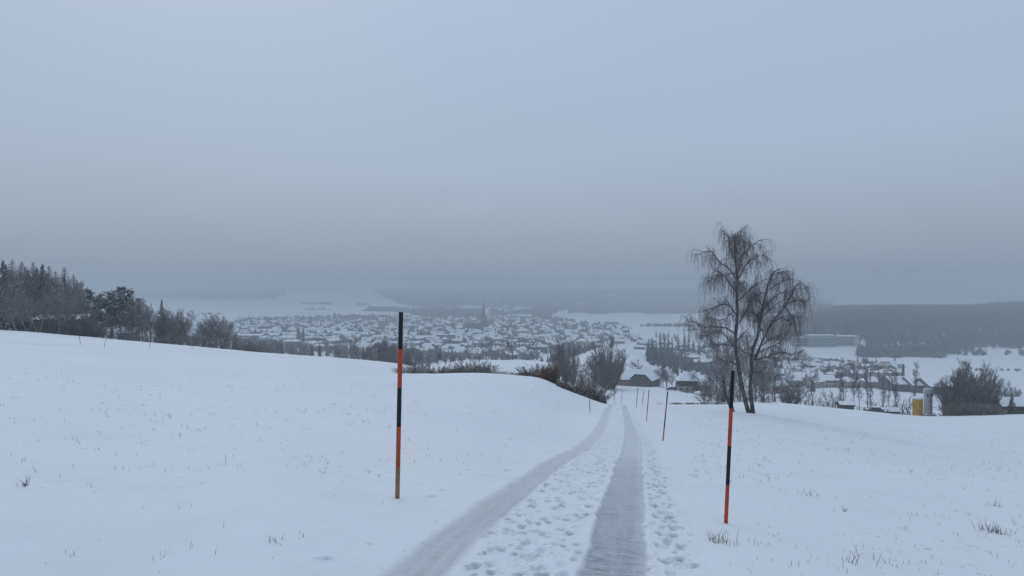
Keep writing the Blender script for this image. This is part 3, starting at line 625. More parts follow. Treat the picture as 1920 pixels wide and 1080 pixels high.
for i, (u, yt, Y) in enumerate([(175, 541, 185), (207, 537, 190), (225, 545, 188), (240, 548, 195), (192, 553, 180), (213, 556, 180)]):
    T(f'pine{i % 3}', 'pine_tree', u, yt, Y, 'spreading dark pine', 'right of the snow-roofed shed', wx=1.15)
for i, (u, yt, Y) in enumerate([(250, 553, 180), (268, 556, 185), (258, 575, 170), (240, 580, 172), (275, 572, 182), (228, 590, 172)]):
    T(f'oak{i % 4}', 'bare_tree', u, yt, Y, 'dark grey leafless tree', 'between the pines and the gap')
T('spruce1', 'spruce_tree', 303, 560, 190, 'thin-topped spruce', 'at the right end of the left woods', wx=1.0)
for i, (u, yt, Y) in enumerate([(318, 576, 178), (332, 577, 184), (306, 582, 175), (325, 590, 172)]):
    T(f'rustytree{i % 2}', 'bare_tree', u, yt, Y, 'dense brown leafless tree', 'at the right end of the left woods', wx=1.1)
for i, (u, yt, Y) in enumerate([(398, 585, 175), (384, 598, 178), (414, 597, 182), (428, 598, 190), (373, 612, 172)]):
    T(f'frosty{i % 2}', 'bare_tree', u, yt, Y, 'frosty pale leafless tree', 'standing apart right of the left woods', wx=1.0)
for i, (u, yt, Y) in enumerate([(100, 572, 160), (122, 568, 162), (150, 572, 161), (176, 580, 160), (160, 590, 158), (132, 600, 158), (165, 606, 158), (182, 600, 160), (190, 606, 158), (140, 606, 158)]):
    T(f'bushytree{i % 3}', 'bare_tree', u, yt, Y, 'low bushy leafless tree', 'before the snow-roofed shed', wx=1.3)
for i in range(20):
    u = 135 + i * 11 + random.uniform(-4, 4); T(f'leggy{i % 3}', 'shrub', u, 612 + .085 * u - random.uniform(6, 16) if u > 200 else 608 - random.uniform(0, 8) + .05 * (u - 100), 160, 'brown underwood shrub', 'along the lower edge of the left woods', wx=1.5, cat='shrub')
for i in range(14):
    u = 352 + i * 11 + random.uniform(-4, 4); T(f'leggy{i % 3}', 'shrub', u, 636 + (u - 352) * .10 - random.uniform(2, 14), 162, 'grey scrubby shrub', 'along the brow below the grey hall', wx=1.4, cat='shrub')
for i, (k, u, yt, Y, wx) in enumerate([('oak0', 262, 560, 176, 1.), ('oak2', 282, 568, 178, 1.), ('oak1', 246, 568, 172, 1.), ('oak3', 272, 592, 168, 1.1), ('rustfan0', 322, 572, 180, .9), ('rustfan1', 338, 590, 178, .9), ('oak1', 296, 600, 172, 1.1), ('rustfan0', 310, 596, 174, 1.)]):
    T(k, 'bare_tree', u, yt, Y, 'brownish leafless tree', 'on the right slope of the left woods', wx)
for i, (k, u, yt, Y, wx) in enumerate([('frosty1', 392, 592, 180, 1.1), ('oak2', 405, 594, 184, 1.), ('frosty0', 420, 608, 178, 1.), ('oak1', 380, 605, 180, 1.), ('oak0', 436, 614, 200, .9), ('oak3', 450, 624, 200, 1.), ('frosty0', 463, 630, 200, 1.), ('oak2', 478, 632, 205, 1.), ('oak1', 495, 636, 205, 1.), ('frosty1', 510, 642, 205, 1.)]):
    T(k, 'bare_tree', u, yt, Y, 'twiggy grey leafless tree', 'below the left brow before the hall', wx)
for i, (k, u, yt, Y, wx) in enumerate([('larch0', 12, 496, 196, 1.), ('oak2', 20, 505, 192, 1.), ('oak0', 88, 512, 192, 1.), ('oak3', 140, 540, 184, 1.1), ('oak1', 128, 528, 200, 1.), ('spruce2', 68, 500, 208, 1.1), ('spruce1', 10, 494, 204, 1.)]):
    T(k, 'tall_tree', u, yt, Y, 'tall crowded tree', 'in the depth of the left woods', wx)
# shed with snow roof in the woods
def gable_parts(rt, L_, W_, h, rh, wall, over=.7, roofthick=.35, base=-3., ends=None, roofmat=None, half=0.):
    mb = MB(); mb.prism([(-W_/2, base), (W_/2, base), (W_/2, h), (0, h + rh), (-W_/2, h)] if half <= 0 else [(-W_/2, base), (W_/2, base), (W_/2, h), (W_/2 * .55, h + rh * .43), (-W_/2 * .55, h + rh * .43), (-W_/2, h)], -L_/2, L_/2, 0)
    obj('wall', mb.mesh('wall', [M[wall]]), rt)
    mb = MB(); o = over; sl = rh / (W_ / 2); e = -o * sl; z = .06; t = roofthick; xe = L_/2 + o * .8
    prof = [(-W_/2 - o, h + e + z), (0, h + rh + z), (W_/2 + o, h + e + z), (W_/2 + o, h + e + z + t), (0, h + rh + z + t), (-W_/2 - o, h + e + z + t)]
    if half <= 0: mb.prism(prof, -xe, xe, 1, [1, 1, 1, 0, 0, 1])
    else:   # half-hipped: cut ridge ends
        hx = half; zc = .45; hz = h + rh * zc
        yc = (W_/2) * (1 - zc)
        for sgn in (-1, 1):
            E0 = Vector((-xe, sgn*(W_/2+o), h+e+z+t)); E1 = Vector((xe, sgn*(W_/2+o), h+e+z+t)); C0 = Vector((-xe, sgn*yc, hz+z+t)); C1 = Vector((xe, sgn*yc, hz+z+t)); R0 = Vector((-xe+hx, 0, h+rh+z+t)); R1 = Vector((xe-hx, 0, h+rh+z+t))
            mb.poly([E0, E1, C1, R1, R0, C0], 0); dn = Vector((0, 0, -t)); mb.poly([p + dn for p in (E0, E1, C1, R1, R0, C0)], 1)
            mb.poly([E0, E1, E1 + dn, E0 + dn], 1); mb.poly([E0, C0, C0 + dn, E0 + dn], 1); mb.poly([E1, C1, C1 + dn, E1 + dn], 1)
        for sx in (-1, 1):
            a = Vector((sx*xe, -yc, hz+z+t)); b = Vector((sx*xe, yc, hz+z+t)); c = Vector((sx*(xe-hx), 0, h+rh+z+t)); dn = Vector((0, 0, -t))
            mb.poly([a, b, c], 0); mb.poly([a, b, b + dn, a + dn], 1); mb.poly([a + dn, b + dn, c + dn], 1)
    obj('roof', mb.mesh('roof', [M['snow'], M['dark'] if not roofmat else M[roofmat]]), rt)
def add_windows(rt, L_, W_, rows, nx, ny, z0=1.2, dz=2.8, ww=.6, wh=.75, door=True, ends=True):
    me = CACHE.get(('win', ww, wh))
    if me is None:
        mb = MB(); mb.box(-ww, ww, -.04, .04, -wh, wh, 0); mb.box(-ww-.12, ww+.12, -.03, .03, -wh-.16, -wh-.02, 1); me = mb.mesh('window', [M['glass'], M['white']]); CACHE[('win', ww, wh)] = me
    for r_ in range(rows):
        for i in range(nx):
            x = (i + .5) / nx * L_ - L_/2
            for s in (-1, 1):
                o = obj('window', me, rt, (x, s * (W_/2 + .02), z0 + r_ * dz + wh))
        if ends:
            for i in range(ny):
                y = (i + .5) / ny * W_ - W_/2
                for s in (-1, 1):
                    o = obj('window', me, rt, (s * (L_/2 + .02), y, z0 + r_ * dz + wh)); o.rotation_euler = (0, 0, R(90))
def add_chimney(rt, x, y, z, h=1.3, s=.45):
    k = ('chim', h, s); me = CACHE.get(k)
    if me is None:
        mb = MB(); mb.box(-s, s, -s, s, -1.5, h, 0); mb.box(-s-.08, s+.08, -s-.08, s+.08, h + .002, h + .22, 1); me = mb.mesh('chimney', [M['brick'], M['snow']]); CACHE[k] = me
    obj('chimney', me, rt, (x, y, z))
CACHE = {}
b = at(126, 172); rt = root('garden_shed', (b.x, b.y, -(594 - 540) / F * 172 - 3.2), R(4)); gable_parts(rt, 11.5, 6, 2.6, .8, 'wooden', 1.0, .35, -6)
tag(rt, 'dark wooden shed with a flat snowy roof among the left trees', 'shed')
b = at(240, 178); rt = root('garden_shed', (b.x, b.y, b.z), R(8)); gable_parts(rt, 4, 3, 2.2, .7, 'grey', .4, .25, -2)
tag(rt, 'small pale hut peeping out under the dark trees right of the pines', 'shed')

# ------------------------------------------------------------------ bushes, hedge and bank in the middle
for i, (u, yt, Y) in enumerate([(766, 682, 70), (776, 679, 72), (789, 680, 74), (800, 683, 76)]):
    T(f'shrub{i % 4}', 'shrub', u, yt, Y, 'tan shrub with snow flecks', 'just right of the near left snow pole', wx=1.35, cat='shrub')
for i, u in enumerate([822, 830, 838, 846, 854, 862, 870, 878, 886, 894, 901, 908]):
    yt = 684 - (8 if u > 880 else 0) - (4 if u > 866 else 0) + random.uniform(-2, 3)
    T(f'shrub{i % 4}', 'shrub', u, yt, 76 + random.uniform(-1, 4), 'snow-flecked hedge shrub', 'behind the brow of the mound', wx=1.0, cat='shrub')
for i, u in enumerate([926, 936, 947, 958, 968, 978, 986]):
    T(f'shrub{i % 4}', 'shrub', u, 695 + random.uniform(-1, 2), 72, 'low snowy sprig', 'showing over the mound between hedge and round bush', wx=1.6, cat='shrub')
for i, u in enumerate([997, 1004, 1010]):
    T(f'shrub{i % 4}', 'shrub', u, 683 - i * 2, 70, 'straggly snow-flecked shrub', 'left against the round russet bush', wx=1.0, cat='shrub')
T('rustball0', 'round_shrub', 1030, 675, 63, 'dense round russet bush', 'at the top of the brushy bank', wx=.74, cat='shrub', group='bushes on the bank')
for i in range(18):   # shrubs down the bank
    f = i / 17; u = 1050 + 84 * f + random.uniform(-3, 3); Y = 66 - 0 * f + 7 * f; gy = 540 - at(u, Y).z / Y * F
    hgt = (10 + 27 * math.exp(-((f - .66) / .16) ** 2) + random.uniform(-3, 5)) * (1.0 if f < .85 else .85)
    T(f'{"leggy" if i % 2 else "shrub"}{i % 3}', 'shrub', u, gy - hgt, Y, 'tangled brown shrub', 'on the brushy bank left of the road', wx=1.1, cat='shrub')
def ground_leaves():
    rs = np.random.RandomState(5); C = []; Sz = []
    for _ in range(5200):
        f = rs.uniform(0, 1); u = 1044 + 92 * f; Y = 61 + 10 * f + rs.normal(0, .9); x = (u - 960) / F * Y; C.append((x, Y, h1(x, Y) + abs(rs.normal(0, .22)))); Sz.append(rs.uniform(.04, .13))
    tag(obj('undergrowth', fol_mesh('undergrowth', C, Sz, M['leafdark'], .7, 1)), 'dark snow-flecked brambles and dead leaves along the bank', 'undergrowth', kind='stuff')
ground_leaves()
for i, (k, u, yt, Y, wx) in enumerate([('rustfan0', 1060, 627, 190, .85), ('rustfan1', 1047, 640, 195, .8), ('rustfan1', 1074, 642, 185, .8), ('rustfan0', 1064, 660, 170, 1.)]):
    T(k, 'bare_tree', u, yt, Y, 'reddish-brown leafless tree', 'behind the round russet bush', wx)
for i, (k, u, yt, Y, wx) in enumerate([('fan0', 1136, 628, 285, 1.), ('fan1', 1125, 642, 280, .95), ('fan1', 1148, 644, 275, .95), ('fan0', 1138, 660, 262, 1.1)]):
    T(k, 'bare_tree', u, yt, Y, 'dense grey-green upright leafless tree', 'left of the farmhouse', wx)
for i, (u, yt, Y) in enumerate([(1092, 680, 88), (1103, 672, 90), (1112, 684, 86), (1085, 692, 84)]):
    T(f'oak{i % 4}', 'bare_tree', u, yt, Y, 'small gnarled bare tree', 'rising from the brushy bank', .9)
T('fruit0', 'bare_tree', 1198, 671, 352, 'low spreading bare fruit tree', 'on the snowy hill above the farmhouse roof', 1.3)
T('bushytree0', 'bare_tree', 1311, 697, 280, 'round bare bush', 'right of the small hip-roofed farmhouse', 1.2, cat='shrub')
T('leggy0', 'shrub', 1331, 712, 270, 'bare shrub', 'at the right end of the farm garden', 1.2, cat='shrub')
T('spruce0', 'spruce_tree', 1271, 683, 300, 'narrow dark spruce', 'left against the small hip-roofed farmhouse', .7)
for i, (k, u, yt, Y, wx) in enumerate([('frosty0', 1238, 686, 315, 1.), ('frosty1', 1250, 690, 310, 1.1), ('oak1', 1260, 695, 305, .9), ('oak2', 1243, 700, 300, .9)]):
    T(k, 'bare_tree', u, yt, Y, 'frosted bare tree', 'between the two farmhouses', wx)
for i, (u, yt, Y) in enumerate([(1345, 675, 165), (1366, 652, 170), (1388, 645, 175), (1432, 658, 170), (1452, 672, 165), (1410, 662, 180), (1428, 686, 150), (1332, 692, 180), (1376, 690, 150), (1355, 640, 230), (1418, 640, 230)]):
    T(f'oak{i % 4}' if i % 3 else f'frosty{i % 2}', 'bare_tree', u, yt, Y, 'hazy grey leafless tree', 'behind the two weeping birches', 1.)
for i, u in enumerate([1322, 1340, 1352, 1360, 1385, 1418, 1436]):
    T(f'leggy{i % 3}', 'shrub', u, 728 + random.uniform(-6, 6), 120, 'brown thicket shrub', 'behind the feet of the birches', 1.6, cat='shrub')
# right hand row
wr = 'in the row behind the right field brow'
for i, (k, u, yt, Y, wx) in enumerate([('slim0', 1448, 668, 200, .9), ('slim1', 1583, 681, 210, .9), ('slim2', 1600, 678, 215, .9), ('slim0', 1612, 690, 205, .8), ('slim1', 1627, 670, 200, .8), ('slim2', 1633, 690, 210, .8),
                                      ('slim0', 1655, 705, 215, .9), ('slim1', 1666, 698, 220, .6), ('slim2', 1681, 688, 210, .8), ('slim0', 1686, 696, 215, .7), ('slim1', 1714, 674, 250, .9), ('slim2', 1575, 705, 205, .9)]):
    T(k, 'bare_tree', u, yt, Y, 'slender bare tree', wr, wx)
for i, u in enumerate([1476, 1483, 1522, 1556, 1563, 1506, 1640, 1673, 1694, 1700, 1590, 1648]):
    T(f'sapling{i % 2}' if i > 1 else 'bushytree0', 'sapling' if i > 1 else 'bare_tree', u, (722 if i > 1 else 712) + (u - 1480) * .1 + random.uniform(-4, 4), 200, 'twiggy sapling' if i > 1 else 'low bushy bare tree', wr, 1.3)
wb = 'in the big clump at the right'
for i, (k, u, yt, Y, wx) in enumerate([('fan0', 1815, 668, 165, .9), ('fan1', 1838, 674, 170, .9), ('fan1', 1798, 684, 168, .8), ('fan0', 1852, 684, 172, .8), ('bushytree1', 1855, 690, 172, .9), ('oak1', 1788, 690, 175, .9), ('oak2', 1770, 706, 172, .9), ('slim0', 1781, 672, 180, 1.2),
                                      ('bushytree0', 1790, 712, 162, 1.), ('bushytree1', 1770, 722, 165, .9), ('bushytree2', 1838, 705, 160, 1.1), ('oak3', 1825, 690, 160, 1.)]):
    T(k, 'bare_tree', u, yt, Y, 'tall dark leafless tree', wb, wx)
for i in range(16):
    u = 1788 + i * 5.4; T(f'{"leggy" if i % 2 else "shrub"}{i % 3}', 'shrub', u, 752 + abs(i - 7) * .9 + random.uniform(-3, 3), 150, 'dark thicket shrub', 'at the foot of the big right clump', 1.2, cat='shrub')
for i, (u, yt) in enumerate([(1888, 712), (1905, 724)]): T(f'frosty{i}', 'bare_tree', u, yt, 185, 'light bare tree', 'beside the long dark shed at the right edge')
T('spruce2', 'spruce_tree', 1897, 733, 170, 'small snowy spruce', 'before the long dark shed at the right edge', 1.2)

# ------------------------------------------------------------------ buildings near
def big(u, Y, rz, L_, W_, h, rh, wall, lab, name='house', cat='house', over=.7, half=0., windows=None, chim=None, group=None, roof='gable', zoff=0., base=-4.):
    b = at(u, Y); rt = root(name, (b.x, b.y, b.z + zoff), R(rz))
    if roof == 'gable': gable_parts(rt, L_, W_, h, rh, wall, over, .4, base, half=half)
    elif roof == 'hip': hip_parts(rt, L_, W_, h, rh, wall, over, base)
    else: flat_parts(rt, L_, W_, h, wall, base)
    if windows: add_windows(rt, L_, W_, *windows)
    if chim: add_chimney(rt, chim[0], chim[1], h + rh * (1 - abs(chim[1]) / (W_/2)), 1.4)
    if lab: tag(rt, lab, cat, group)
    return rt
def hip_parts(rt, L_, W_, h, rh, wall, over=.6, base=-3., t=.35):
    mb = MB(); mb.box(-L_/2, L_/2, -W_/2, W_/2, base, h, 0); obj('wall', mb.mesh('wall', [M[wall]]), rt); obj('roof', hip_mesh(L_, W_, h, rh, over, t), rt)
def hip_mesh(L_, W_, h, rh, over, t):
    mb = MB(); a, c = L_/2 + over, W_/2 + over; rx = max(L_/2 - W_/2 * .95, .25); z0 = h + .05
    E = [Vector((-a, -c, z0)), Vector((a, -c, z0)), Vector((a, c, z0)), Vector((-a, c, z0))]; U = [e + Vector((0, 0, t)) for e in E]; r0 = Vector((-rx, 0, h + rh + t)); r1 = Vector((rx, 0, h + rh + t))
    mb.poly([U[0], U[1], r1, r0], 0); mb.poly([U[2], U[3], r0, r1], 0); mb.poly([U[1], U[2], r1], 0); mb.poly([U[3], U[0], r0], 0); mb.poly(E[::-1], 1)
    for i in range(4): j = (i + 1) % 4; mb.poly([E[i], E[j], U[j], U[i]], 1)
    return mb.mesh('roof', [M['snow'], M['dark']])
def flat_parts(rt, L_, W_, h, wall, base=-3.):
    mb = MB(); mb.box(-L_/2, L_/2, -W_/2, W_/2, base, h, 0); obj('wall', mb.mesh('wall', [M[wall]]), rt)
    mb = MB(); mb.box(-L_/2 - .3, L_/2 + .3, -W_/2 - .3, W_/2 + .3, h + .003, h + .55, 1, top=0); obj('roof', mb.mesh('roof', [M['snow'], M['dark']]), rt)

# farmhouse: long brick wing and a half-hipped cross wing
D = 305.
b = at(1205, D); rt = root('farmhouse', (b.x, b.y, b.z - .3), R(-12))
def sub_gable(parent, nm, L_, W_, h, rh, wall, loc, rz, **k):
    e = root('tmp', (0, 0, 0)); gable_parts(e, L_, W_, h, rh, wall, **k)
    for ch in list(e.children):
        ch.parent = parent; ch.location = loc; ch.rotation_euler = (0, 0, R(rz)); ch.name = nm + '_' + ch.name.split('.')[0]
    bpy.data.objects.remove(e)
sub_gable(rt, 'barn', 14, 9.0, 3.4, 4.4, 'planks', (1.0, 6.0, 0), 74, half=2.4, over=.8, base=-3.)
sub_gable(rt, 'wing', 18.6, 8.0, 3.2, 3.7, 'pink', (-9.4, 5.0, .1), -2, over=.7, base=-3.)
add_chimney(rt, -10.0, 5.0, 8.0, 1.5)
mb = MB()
for x in (-17.5, -15, -12.2, -9.5): mb.box(x - .45, x + .45, 1.44 + .03 * 0, 1.52, 1.1, 2.3, 0)
for i, x in enumerate((-17.2, -14.6, -11.9)):
    w_ = MB(); w_.box(-.42, .42, -.05, .05, -.6, .6); obj('window', w_.mesh('window', [M['glass']]), rt, (x, 1.78, 1.7))
tag(rt, 'farmhouse with snowy roofs, long pinkish wing and grey half-hipped barn end', 'farmhouse')
b = at(1287, 285); rt = root('farmhouse', (b.x, b.y, b.z + .1), R(-8)); mb = MB()
mb.box(-3.6, 3.6, -3.2, 3.2, -2, 2.6, 0); mb.box(-3.64, 3.64, -3.24, 3.24, 2.604, 4.6, 1); obj('wall', mb.mesh('wall', [M['cream'], M['wooden']]), rt)
obj('roof', hip_mesh(7.2, 6.6, 4.4, 3.6, .9, .35), rt)
add_windows(rt, 7.2, 6.4, 1, 3, 2, .6, 2.6, .4, .55)
sub_gable(rt, 'annex', 7, 5, 2.8, 2.0, 'wooden', (6.6, 2.8, 0), 4)
tag(rt, 'small farmhouse with steep snowy hipped roof and dark timber upper storey', 'farmhouse')
# clutter in the farm yard: parked car and log pile
def car(u, Y, rz, lab, col='slate'):
    b = at(u, Y); rt = root('parked_car', b, R(rz)); mb = MB()
    mb.prism([(-2.1, .35), (2.1, .35), (2.1, .85), (1.2, 1.0), (-1.9, 1.0), (-2.1, .8)], -.85, .85); mb.prism([(-1.7, 1.0), (1.1, 1.0), (.4, 1.5), (-1.3, 1.5)], -.75, .75, 1)
    obj('body', mb.mesh('body', [M[col], M['glass']]), rt); mb = MB(); mb.box(-.78, .78, -1.4, .5, 1.503, 1.62); mb.box(-.8, .8, 1.2, 2.0, 1.003, 1.06); obj('snow_cover', mb.mesh('snow_cover', [M['snow']]), rt)
    for sx in (-.86, .86):
        for sy in (-1.3, 1.35):
            mb = MB(); mb.tube((-.1, 0, 0), (.1, 0, 0), .33, .33, 12); obj('wheel', mb.mesh('wheel', [M['black']]), rt, (sx, sy, .33))
    tag(rt, lab, 'car'); return rt
car(1259, 275, 80, 'small dark parked car under snow at the left of the farm yard')
b = at(1290, 272); rt = root('log_pile', b, R(5)); random.seed(4); mb = MB()
for i in range(22): x = random.uniform(-2.8, 2.8); z = random.uniform(.1, .9); mb.tube((x - 1.2, random.uniform(-.5, .5), z), (x + 1.2, random.uniform(-.5, .5), z + random.uniform(-.2, .2)), .14, .12, 6)
obj('logs', mb.mesh('logs', [M['bark']]), rt); mb = MB(); mb.lathe([(2.1, -.1), (1.6, .3), (1.0, .62), (.05, .8)], 12); o = obj('snow_heap', mb.mesh('heap', [M['snow']], True), rt, (4.0, -.3, -.1)); [setattr(v, 'co', v.co + rv(.13)) for v in o.data.vertices]; tag(rt, 'pile of logs and a snow heap in front of the small farmhouse', 'log pile')

# silos
Ys = 170.; b = at(1720.5, Ys); rt = root('yellow_silo', b); k = Ys / F; ht = -(744 - 540) * k - b.z
mb = MB(); mb.lathe([(1.08, -1), (1.08, ht - .5)], 20); 
for i in range(10): a = i * 2 * math.pi / 10; mb.box(1.08 * math.cos(a) - .05, 1.08 * math.cos(a) + .05, 1.08 * math.sin(a) - .05, 1.08 * math.sin(a) + .05, -.5, ht - .5)
obj('body', mb.mesh('tank', [M['yellow']]), rt); mb = MB(); mb.lathe([(1.12, ht - .498), (1.12, ht - .12), (.8, ht), (.1, ht + .1)], 20); obj('lid', mb.mesh('lid', [M['snow']]), rt)
tag(rt, 'ochre yellow cylindrical silo with snowy top behind the right field', 'silo')
Ys = 174.; b = at(1740, Ys); rt = root('grey_silo', b); k = Ys / F; ht = -(728 - 540) * k - b.z
mb = MB(); mb.lathe([(1.0, -1), (1.0, ht - 1.2), (.98, ht - 1.1)], 20); obj('body', mb.mesh('tank', [M['silo']], True), rt)
mb = MB(); mb.lathe([(1.12, ht - 1.2), (1.15, ht - .25), (1.0, ht - .1), (.3, ht)], 20); obj('head', mb.mesh('head', [M['silo']]), rt)
mb = MB(); mb.box(-1.3, 1.3, -1.3, 1.3, -1, .95); mb.box(-1.35, 1.35, -1.35, 1.35, .953, 1.05, 1); obj('plinth', mb.mesh('plinth', [M['grey'], M['snow']]), rt)
for i in (-1, 1): mb = MB(); mb.box(-.16, .16, -.1, .1, -.3, .3); obj('vent', mb.mesh('vent', [M['metal']]), rt, (i * .62, -.9, ht - 1.7))
mb = MB()
for s in (-.2, .2): mb.box(s - .02, s + .02, -1.14, -1.1, .2, ht - 1.3)
for i in range(int(ht * 2.2)): mb.box(-.18, .18, -1.138, -1.102, .4 + i * .4, .43 + i * .4)
obj('ladder', mb.mesh('ladder', [M['metal']]), rt)
tag(rt, 'tall pale grey concrete silo right beside the yellow silo', 'silo')
# low row: lean-to, vehicles and white store behind the brow
big(1585, 172, -6, 3.2, 2.4, 1.5, .6, 'wooden', 'small dark hut with snowy roof among slender trees, left of the white store', 'garden_shed', 'shed', .3, base=-2)
car(1638, 168, 84, 'dark car under snow left of the long low store behind the right brow', 'metal')
big(1664, 170, -2, 4.6, 2.0, .7, .7, 'grey', 'long low snow-covered store left of the yellow silo', 'store', 'shed', .25, base=-2)
big(1912, 176, 3, 13, 5, 2.6, 1.6, 'wooden', 'long dark shed with snowy roof at the right edge of the view', 'long_shed', 'shed', .5, base=-3)
b = at(1831, 150); mb = MB(); mb.box(-1.15, 1.15, -.5, .5, .25, .45); mb.box(-1.2, 1.2, -.55, .55, .453, .6, 1)
for x in (-.9, .9): mb.box(x - .08, x + .08, -.4, .4, -.4, .248)
tag(obj('low_trailer', mb.mesh('trailer', [M['metal'], M['snow']]), None, b), 'low snow-covered flat trailer at the foot of the big right clump', 'trailer')
# rail fence along the right brow
rt = root('rail_fence', at(1560, 165)); o0 = Vector(rt.location); pts = [at(u, 152 + (u - 1440) * .075) for u in range(1440, 1781, 14)]
for p in pts: mb = MB(); mb.box(-.06, .06, -.06, .06, -.5, 1.2); obj('post', mb.mesh('post', [M['wooden']]), rt, p - o0)
mb = MB()
for a, c in zip(pts, pts[1:]):
    for z in (.6, 1.1): mb.tube(a - o0 + Vector((0, -.08, z)), c - o0 + Vector((0, -.08, z)), .045, .045, 4)
obj('rail', mb.mesh('rail', [M['wooden']]), rt); tag(rt, 'thin dark rail fence running behind the brow of the right field', 'fence')
# ditch tufts on the middle right
def tuft(u, yp, name, lab, n=26, hgt=.16, spread=.12, mt='straw', Y=None, cat='grass tuft', group='single weeds in the snow'):
    p = hit(u, yp) if Y is None else at(u, Y); S = []
    for i in range(n):
        a = random.uniform(0, 6.28); b0 = Vector((random.gauss(0, spread * .4), random.gauss(0, spread * .4), -.02)); d = Vector((math.cos(a) * .32, math.sin(a) * .32, 1)).normalized(); L_ = hgt * random.uniform(.4, 1.1)
        q = b0
        for j in range(4): d = (d + rv(.1) + Vector((0, 0, -.11 * j))).normalized(); e = q + d * L_ / 4; S.append((q, e, .0032 * (1 - j * .2), .0032 * (1 - (j + 1) * .2))); q = e
    return tag(obj(name, segs_mesh(name, S, 3, [M[mt]]), None, p), lab, cat, group)
random.seed(21)
tuft(1348, 1018, 'grass_tuft', 'pale dry grass tuft at the foot of the near right snow pole', 34, .15, .13)
tuft(516, 1018, 'grass_tuft', 'small pale straw blades in the snow left of the left wheel track', 8, .08, .10)
tuft(48, 912, 'weed', 'dark wilted weed standing alone near the left edge', 12, .12, .07, 'bark')
tuft(1862, 1000, 'weed_clump', 'dark matted weed clump lying in the snow at the lower right', 60, .16, .22, 'bark')
tuft(1640, 1052, 'weed', 'bent weed stalks at the bottom right', 6, .15, .16, 'bark'); tuft(1598, 1056, 'weed', 'arching thin weed stalks left of the bent ones at the bottom', 5, .17, .12, 'grass')
tuft(1868, 950, 'weed', 'upright reddish dock stalks near the right edge', 10, .22, .14, 'bark'); tuft(1520, 930, 'weed', 'small spiky weed pair right of the near right snow pole', 12, .16, .2, 'grass')
tuft(1585, 960, 'grass_tuft', 'small spiky green grass tuft in the right field', 12, .10, .05, 'grass')
tuft(1237, 756, 'grass_tuft', 'dark green patch beside the snow poles on the far verge', 60, .7, .8, 'grass', Y=92)
def ditch():
    S = []; rs = random.Random(8)
    for i in range(900):
        f = rs.random(); u = 1255 + 110 * f; Y = 97 - 8 * f + rs.gauss(0, .5)
        if (int(u / 13) % 2) == 0 and rs.random() < .7: continue
        p = at(u, Y); e = p + Vector((rs.gauss(0, .15), rs.gauss(0, .1), rs.uniform(.08, .3))); S.append((p - Vector((0, 0, .05)), e, .02, .012))
    tag(obj('ditch_grass', segs_mesh('ditch', S, 3, [M['grass']])), 'dark grass along the ditch in the snowy field before the farm', 'grass', kind='stuff')
ditch()

# ------------------------------------------------------------------ grass blades poking through the snow
def field_grass():
    rs = np.random.RandomState(11); P0 = []
    def add(n, u0, u1, y0, y1, seg=1):
        for _ in range(n):
            u = rs.uniform(u0, u1); yp = y0 + (y1 - y0) * rs.uniform(0, 1); p = hit(u, yp)
            if p is None or p.y > 160 or abs(p.x - float(road_x(np.array([p.y]))[0])) < 1.5: continue
            dn = vn(np.array([p.x * .35]), np.array([p.y * .35]), 33)[0] + .5
            if rs.uniform() > (dn * 1.7 - .3) * min(1., .28 + max(0., p.y - 5.) / 26): continue
            m = rs.randint(1, 5)
            for k in range(m): P0.append((p.x + rs.normal(0, .035), p.y + rs.normal(0, .05), p.z, p.y))
    add(900, 1290, 1920, 800, 1080); add(1300, 1300, 1920, 780, 900); add(800, 0, 1080, 720, 900); add(70, 0, 760, 880, 1080); add(500, 0, 900, 690, 780); add(120, 1350, 1920, 950, 1080)
    for u in np.arange(0, 700, 1.1):
        p = hit(u, 641 + .052 * u + 2 * math.sin(u / 37)); q = p and (p.x + rs.normal(0, .4), p.y + rs.normal(0, .5))
        if q and p.y < 160 and vn(np.array([u / 30.]), np.array([.5]), 90)[0] > -.25: P0.append((q[0], q[1], h1(*q), q[1]))
    A = np.array(P0); n = len(A); x, y, z, Y = A.T; h = rs.uniform(.015, .06, n) * np.clip(rs.normal(1, .3, n), .5, 2) * np.clip(.8 + Y / 60, .85, 1.6); wd = np.clip(.0016 + Y * .00011, .0016, .011)
    a = rs.uniform(0, 6.28, n); lean = rs.uniform(.1, 1.25, n) * h; b = rs.uniform(0, 6.28, n)
    c0 = np.stack([x, y, z - .02], 1); sd = np.stack([np.cos(a) * wd, np.sin(a) * wd * .3, 0 * a], 1); m_ = c0 + np.stack([np.cos(b) * lean * .35, np.sin(b) * lean * .35, h * .7 + .02], 1)
    t = c0 + np.stack([np.cos(b) * lean, np.sin(b) * lean, h * np.maximum(.25, 1 - .5 * (lean / h) ** 2) + .02], 1)
    V = np.stack([c0 - sd, c0 + sd, m_ + sd * .8, m_ - sd * .8, t], 1).reshape(-1, 3); base = np.arange(n)[:, None] * 5
    tag(obj('field_grass', mesh_np('grass', V, [base + np.array([[0, 1, 2, 3]]), base + np.array([[3, 2, 4]])], [M['grass']])), 'sparse grass blades poking through the snow of the fields', 'grass', kind='stuff')
field_grass()
